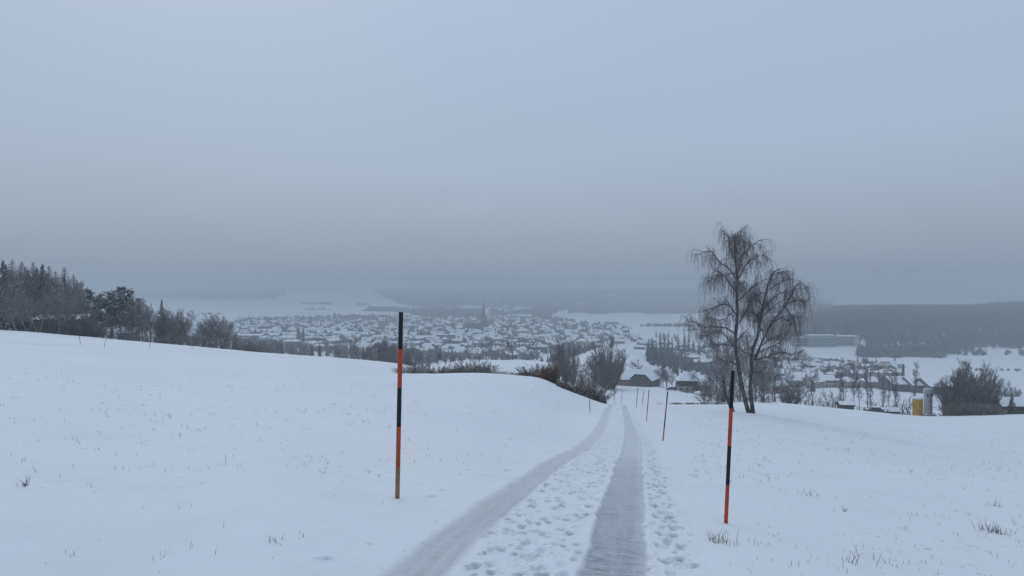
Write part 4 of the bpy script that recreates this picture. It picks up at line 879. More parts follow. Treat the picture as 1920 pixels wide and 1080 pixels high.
# ------------------------------------------------------------------ church
b = at(907, 1500); kz = 1500 / F; gz = -(628 - 540) * kz
rt = root('church', (b.x, b.y, gz), R(-6)); tw = 5.6; top = -(566 - 540) * kz - gz; bh = top * .50
mb = MB(); mb.box(-tw, tw, -tw, tw, -8, bh, 0)
for s in (-1, 1):
    for q in (-1, 1): mb.box(s*tw - .9, s*tw + .9, q*tw - .9, q*tw + .9, -8, bh * .92, 0)
for z in (bh * .33, bh * .62): mb.box(-tw - .25, tw + .25, -tw - .25, tw + .25, z, z + .6, 0)
obj('tower', mb.mesh('tower', [M['church']]), rt)
mb = MB(); n = 8; r0 = tw * 1.02
for i in range(n):
    a, c = 2*math.pi*(i+.5)/n, 2*math.pi*(i+1.5)/n; mb.poly([(r0*math.cos(a), r0*math.sin(a), bh), (r0*math.cos(c), r0*math.sin(c), bh), (.12*math.cos(c), .12*math.sin(c), top), (.12*math.cos(a), .12*math.sin(a), top)])
mb.lathe([(.25, top - .5), (.45, top + .2), (.05, top + 2.4)], 8); obj('spire', mb.mesh('spire', [M['churchroof']]), rt)
for s in (-1, 1):
    for q in (-1, 1): mb = MB(); mb.lathe([(.85, 0), (.85, 2.5), (.05, 9)], 6); obj('pinnacle', mb.mesh('pinnacle', [M['church']]), rt, (s*tw, q*tw, bh * .92))
for d in range(4):
    a = d * 90; mb = MB(); mb.poly([(-tw * .8, 0, 0), (tw * .8, 0, 0), (0, 0, 7.5)]); mb.poly([(-tw*.8, 0, 0), (0, 0, 7.5), (0, 3.8, 7.5)]); mb.poly([(tw*.8, 0, 0), (0, 3.8, 7.5), (0, 0, 7.5)]); o = obj('gable', mb.mesh('gable', [M['church']]), rt, (tw * 1.01 * math.sin(R(a)), -tw * 1.01 * math.cos(R(a)), bh)); o.rotation_euler = (0, 0, R(a))
    for x in (-1.6, 1.6):
        mb = MB(); mb.poly([(-.8, -.06, 0), (.8, -.06, 0), (.8, -.06, 6), (0, -.06, 7.6), (-.8, -.06, 6)]); mb.box(-.75, .75, -.05, .1, .1, 5.9); o = obj('belfry_window', mb.mesh('belfry', [M['dark']]), rt); o.rotation_euler = (0, 0, R(a)); o.location = Matrix.Rotation(R(a), 3, 'Z') @ Vector((x, -tw - .05, bh * .70))
    mb = MB(); mb.tube((0, -.25, 0), (0, .05, 0), 1.5, 1.5, 20); o = obj('clock_face', mb.mesh('clock', [M['white']]), rt); o.rotation_euler = (0, 0, R(a)); o.location = Matrix.Rotation(R(a), 3, 'Z') @ Vector((0, -tw - .05, bh * .92))
def nave(L_, W_, h, rh, cx, cy, nm):
    mb = MB(); mb.prism([(-W_/2, -8), (W_/2, -8), (W_/2, h), (0, h + rh), (-W_/2, h)], -L_/2, L_/2); obj(nm + '_wall', mb.mesh('nave', [M['church']]), rt, (cx, cy, 0))
    mb = MB(); sl = rh / (W_/2); mb.prism([(-W_/2 - .8, h - .8*sl + .1), (0, h + rh + .1), (W_/2 + .8, h - .8*sl + .1), (W_/2 + .8, h - .8*sl + .6), (0, h + rh + .6), (-W_/2 - .8, h - .8*sl + .6)], -L_/2 - .3, L_/2 + .3); obj(nm + '_roof', mb.mesh('naveroof', [M['churchroof']]), rt, (cx, cy, 0))
nave(36, 12, 13, 12, -24, 0, 'nave')
mb = MB()
for y0, y1, s in ((-11, -6.1, -1), (6.1, 11, 1)):
    mb.box(-40, -8, y0, y1, -8, 6, 0)
    mb.poly([(-40.4, s*11.4, 5.9), (-7.6, s*11.4, 5.9), (-7.6, s*6.02, 9), (-40.4, s*6.02, 9)], 1)
obj('aisle', mb.mesh('aisle', [M['church'], M['snow']]), rt)
for i in range(6):
    mb = MB(); mb.poly([(-.9, 0, 0), (.9, 0, 0), (.9, 0, 4.5), (0, 0, 6), (-.9, 0, 4.5)]); obj('window', mb.mesh('lancet', [M['glass']]), rt, (-36 + i * 5, -11.05, -.5))
mb = MB(); mb.lathe([(1.3, 0), (1.3, 8), (1.7, 8.2), (.6, 13), (.12, 22), (.05, 26)], 8); obj('ridge_turret', mb.mesh('turret', [M['churchroof']]), rt, (-37, 0, 24))
tag(rt, 'neo-gothic church with a tall pointed spire and slim ridge turret rising over the town', 'church')
TAKEN = [(b.x - 20, b.y, 34)]
# small far spire and mast
b = at(730, 1900); g = -(604 - 540) * 1900 / F; rt = root('chapel', (b.x, b.y, g)); mb = MB(); mb.box(-3, 3, -3, 3, -6, 9, 0); obj('tower', mb.mesh('tower', [M['white']]), rt)
mb = MB(); mb.lathe([(3.6, 9), (2, 14), (.8, 20), (.1, 27)], 8); obj('spire', mb.mesh('spire', [M['dark']]), rt); tag(rt, 'small far chapel tower with a dark pointed spire, left of the black pole top', 'church')
b = at(627, 1700); rt = root('radio_mast', (b.x, b.y, b.z)); mb = MB(); hm = -(586 - 540) * 1700 / F - b.z
for s in (-1, 1):
    for q in (-1, 1): mb.tube((s*1.1, q*1.1, -1), (s*.3, q*.3, hm), .35, .2, 5)
obj('mast', mb.mesh('mast', [M['metal']]), rt); mb = MB(); mb.box(-2.4, 2.4, -1, 1, hm * .80, hm * .98); obj('antenna_panel', mb.mesh('panel', [M['metal']]), rt); tag(rt, 'thin dark radio mast standing behind the left part of town', 'mast')

# ------------------------------------------------------------------ particular town buildings   (u, ybase, width px, rz, depth m, wall h, roof h, wall, roof, windows, label)
def town_b(u, yb, wpx, rz, W_, h, rh, wall, roof, win, lab, name='house', cat='house', group='larger buildings of the town'):
    p = hit(u, yb, 500 if u < 1100 else 300)
    L_ = wpx / F * p.y / max(.6, math.cos(R(rz))); b = p
    rt = big(u, p.y + W_/2, rz, L_, W_, h, rh, wall, lab, name, cat, .6, 0, win, None, group, roof); TAKEN.append((rt.location.x, rt.location.y, max(L_, W_) * .5 + 5)); return rt
town_b(716, 624, 11, 0, 14, 24, 0, 'cream', 'flat', (6, 3, 3, 2, 3.6, .8, .9), 'beige apartment tower block left of the near snow pole', 'tower_block', 'apartment block')
town_b(703, 624, 14, 0, 14, 11, 0, 'ochre', 'flat', (3, 4, 3), 'yellowish low wing left of the beige tower block', 'apartment_block', 'apartment block')
town_b(800, 641, 34, 4, 14, 7, 3, 'slate', 'gable', None, 'long dark grey hall with snowy roof right of the near snow pole', 'hall', 'hall')
town_b(836, 642, 36, 3, 15, 12, 0, 'grey', 'flat', (4, 9, 3, 1, 2.8, .6, .8), 'grey four-storey apartment block with rows of windows below the church', 'apartment_block', 'apartment block')
town_b(868, 637, 11, 15, 12, 10, 4, 'ochre', 'hip', (3, 3, 3), 'tall yellow ochre house below the church nave')
town_b(897, 633, 18, 0, 13, 9, 4.5, 'cream', 'hip', (3, 5, 3), 'cream house with snowy dormer roof left of the greenish one')
town_b(917, 641, 20, 0, 13, 11, 4.5, 'green', 'hip', (3, 5, 3), 'pale greenish house with snowy hipped roof under the spire')
town_b(893, 649, 13, 60, 11, 10, 3.5, 'white', 'gable', (3, 3, 3), 'narrow white gabled house in front of the greenish one')
town_b(965, 644, 37, -2, 16, 9, 0, 'pink', 'flat', (3, 9, 3), 'long pinkish flat-roofed school block right below the church', 'school_building', 'school')
town_b(980, 631, 26, 0, 14, 10, 4, 'white', 'hip', (3, 7, 3), 'white villa with snowy roof behind the pinkish school block')
town_b(951, 654, 15, -10, 11, 6, 4, 'wooden', 'hip', (2, 3, 2), 'dark-walled house with bright snowy roof below the school block')
town_b(846, 659, 34, -6, 12, 6, 3.2, 'ochre', 'gable', (2, 6, 2), 'ochre house with long snowy roof left of the paired grey houses')
town_b(774, 662, 24, 2, 12, 5, 3, 'grey', 'gable', (1, 5, 2), 'long low grey house with snowy roof beside the near left pole')
town_b(875, 672, 20, -14, 12, 8, 3.2, 'grey', 'gable', (2, 4, 2), 'left one of the paired grey houses behind the hedge')
town_b(893, 674, 20, -18, 11, 7, 3, 'cream', 'gable', (2, 4, 2), 'right one of the paired houses behind the hedge')
town_b(468, 641, 56, 1, 30, 9, 1.2, 'slate', 'gable', None, 'large dark grey hall with flat snowy roof behind the left brow', 'hall', 'hall')
town_b(508, 638, 34, 6, 30, 7, 3, 'slate', 'gable', None, 'hall with broad bright snowy roof right of the dark grey hall', 'hall', 'hall')
town_b(541, 641, 18, -12, 14, 5, 4, 'wooden', 'gable', None, 'dark house with steep snowy roof between the halls')
town_b(600, 641, 56, 2, 26, 6, 0, 'teal', 'flat', None, 'long teal-green flat hall in the left part of town', 'hall', 'hall')
town_b(650, 634, 46, -8, 30, 7, 4, 'grey', 'gable', None, 'big hall with long snowy gable roof right of the teal hall', 'hall', 'hall')
town_b(956, 674, 20, 42, 11, 5, 3.5, 'wooden', 'gable', (2, 3, 2), 'dark wooden house with diagonal snowy roof above the hidden lane')
town_b(975, 664, 18, 40, 10, 5, 3.5, 'wooden', 'gable', (2, 3, 2), 'second diagonal dark house up the lane')
town_b(988, 674, 20, 38, 10, 5, 3.5, 'pink', 'gable', (2, 3, 2), 'diagonal pink-walled house right of the dark wooden pair')
town_b(925, 662, 20, 40, 10, 5, 3.5, 'cream', 'gable', (2, 3, 2), 'cream house with diagonal snowy roof below the greenish one')
town_b(1000, 671, 15, 6, 10, 4, 3, 'wooden', 'gable', None, 'low house with bright square snowy roof left of the russet bush')
town_b(1161, 645, 18, 0, 11, 4, 3, 'wooden', 'gable', None, 'house with bright snowy roof on top of the snowy hill field')
town_b(1199, 655, 20, -14, 10, 3, 2.6, 'wooden', 'gable', None, 'low house with rounded snowy roof at the rim of the hill field')
town_b(1546, 727, 30, -10, 12, 5.5, 3, 'white', 'gable', (2, 5, 2), 'white-pink two-storey house with bright snowy roof right of the birches')
town_b(1526, 727, 16, -6, 9, 2.8, 1.5, 'white', 'gable', (1, 4, 1), 'low white annex left of the two-storey white house')
town_b(1588, 728, 32, -4, 12, 4.5, 3, 'cream', 'hip', (1, 6, 2), 'cream house with snowy hipped roof behind the slender trees')
town_b(1636, 728, 36, -6, 13, 4.5, 3.2, 'cream', 'hip', (1, 6, 2), 'cream house with wide snowy roof left of the dark factory')
town_b(1452, 738, 36, 2, 12, 5, 2.4, 'brick', 'gable', (1, 5, 2), 'long red brick house right behind the birches')
town_b(1482, 692, 24, 10, 13, 5, 3, 'wooden', 'hip', None, 'dark house with bright snowy roof above the brick house')
town_b(1559, 692, 30, -6, 13, 4, 4, 'pink', 'gable', None, 'barn with pinkish walls and steep snowy roof on the far field')
town_b(1645, 686, 28, 0, 12, 5, 2, 'cream', 'flat', None, 'cream flat-roofed building on the far right field')
# dark factory with sawtooth halls
for u, wpx, yb, lab in ((1692, 60, 735, 'left hall of the dark factory, with chimney and snowy roof'), (1722, 50, 737, 'middle hall of the dark factory with pointed snowy gable'), (1757, 56, 740, 'right hall of the dark factory with dark gable')):
    r_ = town_b(u, yb, wpx, -8, 26, 5.5, 3.4, 'slate', 'gable', None, lab, 'factory_hall', 'factory', 'halls of the dark factory')
r_ = [o for o in COL.objects if o.name.startswith('factory_hall') and o.type == 'EMPTY'][0]; mb = MB(); mb.lathe([(1.0, 0), (.8, 12)], 10); obj('chimney', mb.mesh('stack', [M['metal']], True), r_, (2, 4, 5))
# factory on the wooded slope
for u, yb, wpx, h, lab in ((1592, 650, 46, 15, 'right part of the pale long works building below the wooded hill'), (1545, 651, 52, 18, 'middle part of the pale long works building below the wooded hill'), (1508, 651, 26, 14, 'left part of the pale long works building below the wooded hill')):
    p = hit(u, yb, 700); L_ = wpx / F * p.y; rt = root('works_building', (p.x, p.y + 15, p.z)); flat_parts(rt, L_, 24, h, 'green'); add_windows(rt, L_, 24, 3, 12, 2, 2.5, 4.4, 1.1, .8); tag(rt, lab, 'works', 'parts of the long works building'); TAKEN.append((p.x, p.y + 15, 40))
p = hit(1605, 650, 700); rt = root('white_cube', (p.x, p.y, p.z)); rt.name = 'stair_tower'; flat_parts(rt, 7, 7, 12, 'white'); tag(rt, 'bright white stair tower at the right end of the works building', 'tower')

# ------------------------------------------------------------------ the town: individual houses and trees
WALLS = [('cream', 'cream'), ('white', 'white'), ('grey', 'grey'), ('ochre', 'ochre'), ('pink', 'pinkish'), ('wooden', 'dark wooden'), ('green', 'greenish')]
def house_protos(wall, style):
    k = (wall, style)
    if k not in CACHE:
        L_, W_, h, rh = {'gable': (13, 9.0, 6.8, 3.1), 'hip': (12, 10, 7.4, 2.9), 'block': (20, 11, 10, 3.0), 'flat': (16, 12, 9, 0)}[style]
        e = root('tmp', (0, 0, 0)); {'gable': lambda: gable_parts(e, L_, W_, h, rh, wall, .7, .4, -4), 'block': lambda: gable_parts(e, L_, W_, h, rh, wall, .7, .4, -4),
            'hip': lambda: hip_parts(e, L_, W_, h, rh, wall, .7, -4), 'flat': lambda: flat_parts(e, L_, W_, h, wall, -4)}[style]()
        parts = [(c.name.split('.')[0], c.data) for c in e.children]
        mb = MB(); rows = 2 if h < 8 else 3; nx = int(L_ / 3.2); ny = int(W_ / 3.2)      # the tiny windows of one far house: one glazed part
        for r_ in range(rows):
            for i in range(nx):
                x = (i + .5) / nx * L_ - L_/2
                for s in (-1, 1): y = s * (W_/2 + .03); mb.box(x - .55, x + .55, y - .04, y + .04, .9 + r_ * 2.7, 2.3 + r_ * 2.7)
            for i in range(ny):
                y = (i + .5) / ny * W_ - W_/2
                for s in (-1, 1): x = s * (L_/2 + .03); mb.box(x - .04, x + .04, y - .55, y + .55, .9 + r_ * 2.7, 2.3 + r_ * 2.7)
        wnm = mb.mesh('windows', [M['glass']]); mb2 = MB(); mb2.box(-.45, .45, -.45, .45, -1.4, 1.2); mb2.box(-.5, .5, -.5, .5, 1.203, 1.4, 1); ch = mb2.mesh('chimney', [M['brick'], M['snow']])
        wl_ = [c.data for c in e.children if c.name.startswith('wall')][0]      # far copies: the windows sit in the wall mesh
        fw = MB(); fw.v = [tuple(v.co) for v in wl_.vertices]; fw.f = [tuple(p.vertices) for p in wl_.polygons]; fw.m = [0] * len(fw.f); n0 = len(fw.v)
        fw.v += mb.v; fw.f += [tuple(i + n0 for i in f) for f in mb.f]; fw.m += [1] * len(mb.f); wn = fw.mesh('wall', [M[wall], M['glass']])
        for c in list(e.children): bpy.data.objects.remove(c)
        bpy.data.objects.remove(e); CACHE[k] = (parts, wn, ch, (L_, W_, h, rh))
    return CACHE[k]
def zone(u, yb):
    col = ('left of the teal hall' if u < 560 else 'between teal hall and tower block' if u < 705 else 'left of the church' if u < 860 else 'below the church' if u < 940 else
           'right of the church' if u < 1020 else 'behind the russet bush trees' if u < 1100 else 'behind the upright bushy trees' if u < 1185 else 'above the farmhouses' if u < 1400 else 'right of the birches')
    row = 'in the hazy back rows' if yb < 612 else 'in the middle rows' if yb < 640 else 'in the front rows'
    return row + ' ' + col
def in_town(u, y):
    if 440 < u < 700: return 602 + (560 - min(u, 560)) * .02 < y < 640 + (u - 440) * .13
    if 700 <= u < 1010: return 599 < y < (668 if u < 850 else 672)
    if 1010 <= u < 1180: return 602 + (u - 1010) * .13 < y < 660 - (u - 1010) * .12
    if 1180 <= u < 1340: return 634 + (u - 1180) * .22 < y < 640 + (u - 1180) * .40
    if 340 < u <= 440: return 606 < y < 640
    if 1435 < u < 1535: return 682 < y < 728
    if 1535 <= u < 1680: return 694 < y < 712
    return False
cand = []; rs = random.Random(5); grid = {}
def free(x, y, d):
    for a in range(int(x//40) - 1, int(x//40) + 2):
        for c in range(int(y//40) - 1, int(y//40) + 2):
            for (px_, py_) in grid.get((a, c), ()):
                if (px_-x)**2 + (py_-y)**2 < d*d: return False
    return all((tx-x)**2 + (ty-y)**2 > td*td for tx, ty, td in TAKEN)
for _ in range(9000):
    u = rs.uniform(340, 1680); y = rs.uniform(598, 728)
    if not in_town(u, y): continue
    p = hit(u, y, 350)
    if p is None or p.y > 2300: continue
    d = 17 + max(0, p.y - 700) * .010
    if not free(p.x, p.y, d): continue
    grid.setdefault((int(p.x//40), int(p.y//40)), []).append((p.x, p.y)); cand.append((p.y, u, y, p))
cand.sort(key=lambda c: c[0]); NEAR = cand[:255]; FAR = cand[255:]
print('town houses', len(NEAR), 'far', len(FAR))
for Yd, u, y, p in NEAR:
    wall, wn_ = rs.choices(WALLS, [4, 2.2, 4, 1.6, 1.6, 5, 1])[0]; style = rs.choices(['gable', 'hip', 'block', 'flat'], [6, 2.5, 1.5, .4])[0]
    parts, wm, ch, (L_, W_, h, rh) = house_protos(wall, style); s = rs.uniform(.62, 1.08)
    rz = R(rs.choice([-28, -8, 5, 35, 62, 80]) + rs.uniform(-10, 10))
    rt = root('house', p, rz, (s * rs.uniform(.9, 1.25), s, s * rs.uniform(.85, 1.05)))
    closeup = p.y < 860; bare_roof = rs.random() < .13
    if bare_roof:
        kk = ('bareroof', wall, style)
        if kk not in CACHE:
            rm_ = [me for nm, me in parts if nm == 'roof'][0].copy(); rm_.materials[0] = M['tiles']; CACHE[kk] = rm_
        parts = [(nm, CACHE[kk] if nm == 'roof' else me) for nm, me in parts]
    for nm, me in parts: obj(nm, wm if (nm == 'wall' and not closeup) else me, rt)
    if closeup: add_windows(rt, L_, W_, 2 if h < 9 else 3, int(L_ / 3.2), int(W_ / 3.2), .9, 2.7, .5, .7)
    if rs.random() < .7: obj('chimney', ch, rt, (L_ * rs.uniform(-.3, .3), W_ * .12, h + rh * .76))
    word = {'gable': 'gabled house', 'hip': 'hip-roofed house', 'block': 'long house', 'flat': 'flat-roofed house'}[style]
    reg(rt, f'{wn_} {word}', zone(u, y), 'house', 'snow-roofed houses of the town')
def far_houses():
    V = []; Fq = []; Ft = []; mq = []; mt_ = []
    for Yd, u, y, p in FAR:
        s = rs.uniform(.8, 1.15); L_, W_, h, rh = 14 * s, 10 * s, 5.5 * s, 3.6 * s; a = R(rs.choice([-28, 0, 35, 62]) + rs.uniform(-10, 10)); ca, sa = math.cos(a), math.sin(a); n = len(V); w_ = rs.choice([1, 1, 2, 2, 3, 4])
        def q(x, y_, z): V.append((p.x + x*ca - y_*sa, p.y + x*sa + y_*ca, p.z + z))
        for sx in (-1, 1):
            q(sx*L_/2, -W_/2, -4); q(sx*L_/2, W_/2, -4); q(sx*L_/2, W_/2, h); q(sx*L_/2, 0, h + rh); q(sx*L_/2, -W_/2, h)
        for sx in (-1, 1): q(sx*(L_/2+.6), -W_/2-.7, h-.3); q(sx*(L_/2+.6), 0, h+rh+.25); q(sx*(L_/2+.6), W_/2+.7, h-.3)
        Fq += [(n, n+5, n+9, n+4), (n+1, n+2, n+7, n+6), (n, n+4, n+2, n+1), (n+5, n+6, n+7, n+9), (n+10, n+13, n+14, n+11), (n+11, n+14, n+15, n+12)]; mq += [w_]*4 + [0]*2
        Ft += [(n+4, n+3, n+2), (n+9, n+7, n+8)]; mt_ += [w_]*2
    me = mesh_np('far_houses', V, [np.array(Fq), np.array(Ft)], [M['snow'], M['cream'], M['grey'], M['wooden'], M['white']], mq + mt_)
    tag(obj('distant_houses', me), 'mass of tiny hazy snow-roofed houses at the back of the town', 'houses', kind='stuff')
if FAR: far_houses()
# trees between the houses
tc_n = 0; random.seed(31)
for _ in range(9000):
    if tc_n >= 285: break
    u = rs.uniform(345, 1690); y = rs.uniform(600, 735)
    edge = in_town(u, y - 9) or in_town(u, y + 8) or in_town(u, y); slope = 1212 + max(0, y - 645) * .45 < u < 1345 and 628 < y < 700
    if not (edge or slope) or (1150 < u < 1212 + max(0, y - 645) * .45 and y > 640): continue
    p = hit(u, y, 350)
    if p is None or p.y > 1500 or not free(p.x, p.y, 8.5): continue
    if rs.random() > (.9 if p.y < 900 else .5): continue
    grid.setdefault((int(p.x//40), int(p.y//40)), []).append((p.x, p.y)); tc_n += 1; con = rs.random() < (.55 if slope else .30)
    h = rs.uniform(9, 15) * (1.15 if slope else 1)
    where = zone(u, y)
    if con: place_tree(f'towncon{tc_n % 3}', 'spruce_tree', p, h * 1.05, 'small dark spruce', where, group='dark conifers among the town houses')
    else: place_tree(f'towntree{tc_n % 4}', 'bare_tree', p, h, 'small grey leafless tree', where, group='leafless trees among the town houses')
print('town trees', tc_n)
# closer trees below the left brow and in front of the town
wf = 'over the left brow below the halls'
for i, (k, u, yt, Y) in enumerate([('spruce0', 528, 632, 330), ('oak1', 520, 636, 320), ('oak2', 490, 640, 300), ('spruce1', 585, 645, 330), ('spruce2', 599, 643, 340), ('frosty0', 571, 638, 420), ('oak0', 505, 642, 310), ('oak3', 470, 645, 280),
                                  ('spruce1', 560, 606, 900), ('spruce0', 568, 608, 900), ('oak2', 545, 646, 300), ('bushytree1', 455, 648, 260), ('oak1', 440, 640, 260), ('oak3', 560, 648, 380)]):
    T(k, 'spruce_tree' if 'spruce' in k else 'bare_tree', u, yt, Y, 'dark spruce' if 'spruce' in k else 'dull brown leafless tree', wf)
T('rustytree0', 'bare_tree', 636, 638, 300, 'russet fan-shaped leafless tree', 'over the brow left of the near left pole', .95); T('oak2', 'bare_tree', 667, 622, 280, 'spreading dark bare tree', 'over the brow left of the near left pole', .8)
T('spruce0', 'spruce_tree', 681, 652, 300, 'small dark spruce', 'over the brow left of the near left pole')
wq = 'in the copse behind the near left pole'
for i, (k, u, yt, Y) in enumerate([('oak2', 698, 640, 235), ('fan0', 708, 636, 240), ('oak3', 722, 634, 255), ('fan1', 733, 640, 245), ('oak1', 746, 642, 240), ('rustfan0', 716, 646, 225), ('oak0', 738, 648, 228), ('oak2', 690, 652, 230)]):
    T(k, 'bare_tree', u, yt, Y, 'dense dark leafless tree', wq)
for i, (k, u, yt, Y) in enumerate([('oak1', 772, 648, 240), ('oak3', 790, 658, 235), ('frosty0', 805, 664, 230), ('rustfan1', 760, 652, 235), ('oak0', 845, 668, 240), ('frosty1', 866, 670, 240), ('oak2', 882, 664, 245), ('oak1', 899, 664, 245)]):
    T(k, 'bare_tree', u, yt, Y, 'twiggy brown leafless tree', 'behind the hedge of the mound')
for i, (k, u, yt, Y) in enumerate([('oak0', 705, 640, 250), ('oak1', 718, 632, 270), ('bushytree0', 730, 640, 250), ('oak2', 742, 644, 260), ('frosty1', 700, 655, 220), ('bushytree2', 712, 648, 230), ('oak3', 727, 652, 220), ('rustytree1', 740, 655, 210),
                                  ('oak3', 765, 645, 320), ('oak1', 778, 652, 300), ('frosty0', 792, 655, 310), ('oak2', 806, 654, 320), ('bushytree1', 770, 662, 260), ('oak0', 785, 665, 250), ('oak3', 800, 668, 250)]):
    T(k, 'bare_tree', u, yt, Y, 'brownish-grey leafless tree', wq)
T('pine0', 'pine_tree', 822, 657, 330, 'round dark green pine', 'in front of the town behind the hedge', 1.5)
T('pine1', 'pine_tree', 850, 666, 330, 'dark low pine', 'in front of the town behind the hedge', 1.3)
for i, (k, u, yt, Y) in enumerate([('oak0', 840, 662, 310), ('oak1', 862, 668, 300), ('frosty1', 880, 662, 330), ('oak2', 895, 668, 330), ('frosty0', 905, 656, 420), ('oak3', 915, 652, 440), ('frosty1', 873, 672, 280), ('rustytree0', 835, 668, 290)]):
    T(k, 'bare_tree', u, yt, Y, 'grey twiggy tree', 'in front of the town behind the hedge')
for i, (k, u, yt, Y) in enumerate([('poplar0', 1238, 625, 760), ('poplar0', 1246, 624, 780), ('poplar0', 1253, 626, 770), ('poplar0', 1260, 630, 760), ('poplar0', 1272, 627, 900), ('poplar0', 1283, 628, 900), ('towncon0', 1216, 634, 640), ('towncon1', 1223, 632, 620), ('towncon2', 1230, 640, 600), ('towncon0', 1224, 648, 560), ('towncon1', 1216, 650, 580),
                                  ('towncon2', 1291, 632, 880), ('towncon0', 1300, 636, 850), ('towncon1', 1244, 668, 420), ('towncon2', 1310, 640, 800)]):
    T(k, 'spruce_tree', u, yt, Y, 'tall blue-grey conifer', 'on the wooded slope above the farmhouses', group='conifers above the farmhouses')

# ------------------------------------------------------------------ far woods
def woods(name, pts, mt, lab, broom=True):
    """pts: x,y,z,h,w arrays; each tree a jagged spire of crossing slivers"""
    A = np.array(pts); n = len(A); rs_ = np.random.RandomState(len(A)); k = 9
    x, y, z, h, w_ = [A[:, i][:, None] for i in range(5)]
    a = rs_.uniform(0, 6.28, (n, k)); r1 = w_ * rs_.uniform(.15, .62, (n, k)); zt = h * rs_.uniform(.5, 1.05, (n, k)); zb = h * rs_.uniform(-.05, .35, (n, k)); da = rs_.uniform(.5, 1.2, (n, k))
    r0 = r1 * rs_.uniform(.5, 1.2, (n, k))
    P0 = np.stack([x + r0*np.cos(a), y + r0*np.sin(a), z + zb], -1); P1 = np.stack([x + r0*np.cos(a+da), y + r0*np.sin(a+da), z + zb + h*.1], -1); P2 = np.stack([x + r1*.45*np.cos(a+.4), y + r1*.45*np.sin(a+.4), z + zt], -1)
    V = np.stack([P0, P1, P2], 2).reshape(-1, 3)
    return tag(obj(name, mesh_np(name, V, [np.arange(len(V)).reshape(-1, 3)], [mt])), lab, 'wood', kind='stuff')
def area(n, u0, u1, Y0, Y1, h, w_, seed, cond=None, taper=None):
    if taper is None: taper = n < 1300 and u1 - u0 < 300
    r_ = np.random.RandomState(seed); Y = np.sqrt(r_.uniform(Y0**2, Y1**2, n)); U = r_.uniform(u0, u1, n); X = (U - 960) / F * Y
    if cond is not None: m = cond(U, Y, r_); X, Y, U = X[m], Y[m], U[m]
    if taper: e_ = np.clip(np.minimum(U - u0, u1 - U) / (.16 * (u1 - u0)), 0, 1); m = r_.uniform(0, 1, len(U)) < .25 + e_; X, Y, U, e_ = X[m], Y[m], U[m], e_[m]; m = (Y - Y0) / (Y1 - Y0) < .2 + e_ ** .7 * r_.uniform(.7, 1.3, len(U)); X, Y, U, e_ = X[m], Y[m], U[m], e_[m]
    Z = H0(X, Y); hh = h * r_.uniform(.7, 1.15, len(X)) * ((.45 + .55 * e_) if taper else 1); return np.stack([X, Y, Z, hh, np.full(len(X), w_) * r_.uniform(.7, 1.2, len(X))], 1)
def hillc(U, Y, r_):
    edge = 1075 + 60 * vn(U / 60, U * 0, 41) + np.where(U < 1625, 110 + (1625 - U) * .5, 0) + np.where((U > 1650) & (U < 1760), 45, -30) + np.where(U > 1800, 25, 0)
    clear = vn(U / 45, Y / 60, 44) < .37
    return (Y > edge) & clear
woods('hill_woods', area(17000, 1440, 2050, 1000, 2100, 15, 9, 1, hillc), M['wood_hill'], 'dense leafless woods covering the hill on the right')
woods('front_woods', area(1500, 1606, 1778, 960, 1075, 11, 8, 2, lambda U, Y, r_: (Y > 985 + 20 * vn(U / 20, U * 0, 9)) & (U > 1608) & (U < 1772)), M['wood_far'], 'dark block of woods at the foot of the right hill')
woods('far_left_woods', area(4200, -60, 536, 4550, 5600, 20, 22, 3, lambda U, Y, r_: Y > 4550 + 900 * np.clip((U - 500) / 36, 0, 1) * r_.uniform(.3, 1, len(U))), M['wood_far'], 'hazy band of woods across the far left fields')
woods('far_middle_woods', np.vstack([area(3600, 1066, 1335, 2850, 3700, 15, 19, 34, lambda U, Y, r_: Y > 2900 + 260 * vn(U / 34, U * 0, 55), False), area(9000, 690, 1330, 3300, 5600, 22, 24, 4, lambda U, Y, r_: (Y > 3420 + 600 * np.clip(vn(U / 40, U * 0, 50) + .1, 0, 1) + 2600 * np.clip((770 - U) / 80, 0, 1) ** 1.5) & (np.abs(vn(U / 50, Y / 260, 51)) > .035)), area(2200, 1330, 1560, 2500, 5200, 20, 24, 14, None, False)]), M['wood_far'], 'wooded hills fading into the fog behind the town')
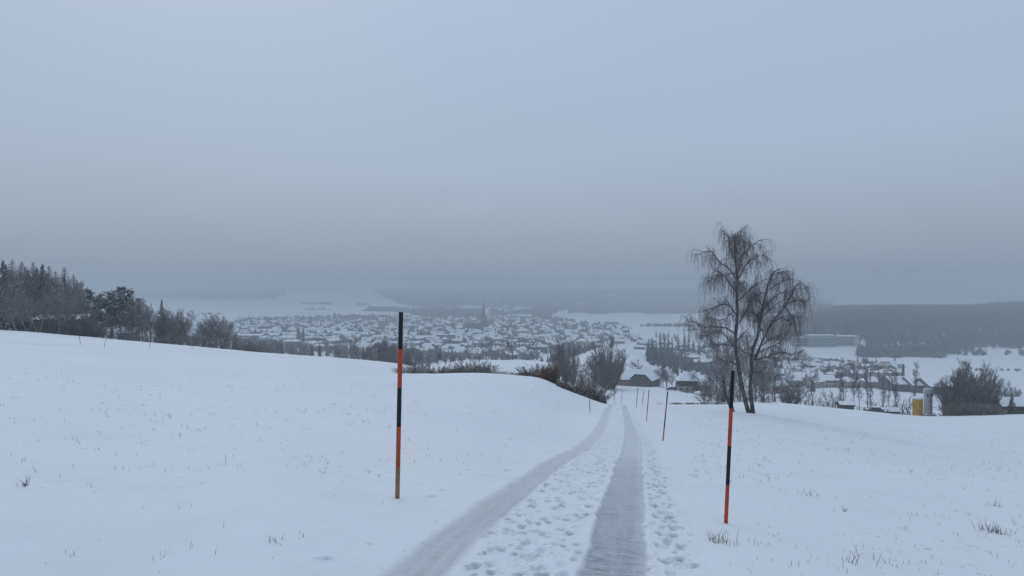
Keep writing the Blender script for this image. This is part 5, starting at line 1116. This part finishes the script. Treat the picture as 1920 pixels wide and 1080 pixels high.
woods('treelines', np.vstack([
    area(1500, 772, 905, 2280, 3020, 17, 17, 5, lambda U, Y, r_: Y > 2300 + 350 * np.abs(vn(U / 26, U * 0, 7))), area(420, 680, 775, 2750, 3150, 16, 15, 6), area(700, 910, 1012, 2500, 3350, 14, 15, 16, lambda U, Y, r_: vn(U / 18, Y / 160, 7) > -.05), area(1500, 1000, 1072, 2250, 4600, 16, 20, 36, lambda U, Y, r_: Y > 2250 + np.clip((U - 1020) / 48, 0, 1) * 1300 + 120 * vn(U / 7, Y / 90, 3)), area(150, 650, 760, 2050, 2200, 14, 12, 7), area(260, 560, 700, 3600, 3800, 13, 15, 17, lambda U, Y, r_: (U < 622) | ((U > 670))),
    area(60, 1115, 1165, 1900, 1960, 8, 8, 8, lambda U, Y, r_: vn(U / 6, U * 0, 7) > -.2), area(110, 1200, 1300, 1800, 1860, 10, 9, 9), area(240, 466, 690, 1780, 1900, 11, 10, 10, lambda U, Y, r_: vn(U / 15, U * 0, 17) > -.12),
    area(26, 366, 420, 2300, 2450, 9, 10, 11), area(24, 560, 620, 2900, 3000, 10, 12, 12), area(160, 1800, 1930, 1010, 1060, 6, 6, 13, lambda U, Y, r_: vn(U / 9, U * 0, 7) > 0), area(36, 1285, 1312, 1560, 1640, 6, 5, 18),
    area(110, 1040, 1190, 1500, 1750, 10, 9, 19, lambda U, Y, r_: vn(U / 9, Y / 60, 27) > .0), area(40, 1470, 1520, 830, 900, 5, 5, 20), area(60, 1500, 1600, 900, 930, 5, 5, 21, lambda U, Y, r_: vn(U / 9, Y / 60, 27) > .0),
    area(90, 1640, 1700, 800, 806, 2.5, 3, 22), area(16, 1790, 1930, 740, 745, 4, 4, 23)]), M['wood_far'], 'distant hedgerows and belts of trees between the snowy fields')
woods('town_greenery', np.vstack([area(3600, 440, 1170, 1450, 2300, 12, 9, 24, lambda U, Y, r_: (vn(U / 12, Y / 60, 77) > -.2) & (Y < 2300 - np.maximum(0, U - 1030) * 5.5 + 90 * vn(U / 9, Y / 200, 5)) & (Y < 1900 + (U - 440) * 2.)), area(3000, 440, 1130, 640, 1450, 11, 7, 25, lambda U, Y, r_: vn(U / 14, Y / 50, 78) > -.12), area(360, 1210, 1345, 560, 1100, 9, 8, 26, lambda U, Y, r_: U > 1214 + np.clip(720 - Y, 0, 200) * .14, False), area(240, 1440, 1590, 560, 760, 7, 7, 27, lambda U, Y, r_: vn(U / 14, Y / 50, 78) > .0)]), M['wood_far'], 'dark garden trees and hedges between the houses')

# ------------------------------------------------------------------ air
mb = MB(); mb.box(-9700, 9700, -9700, 9700, -140, 60); me = mb.mesh('haze', []); hz = bpy.data.materials.new('haze_air'); hz.use_nodes = True
N = hz.node_tree.nodes; N.remove(N['Principled BSDF']); v = N.new('ShaderNodeVolumePrincipled'); v.inputs['Color'].default_value = (*HAZE_COLOR, 1); v.inputs['Density'].default_value = HAZE_DENSITY; v.inputs['Anisotropy'].default_value = 0
hz.node_tree.links.new(v.outputs[0], N['Material Output'].inputs['Volume']); me.materials.append(hz); tag(obj('haze', me), 'thin winter haze over the valley', 'haze', kind='stuff')
finish_labels()
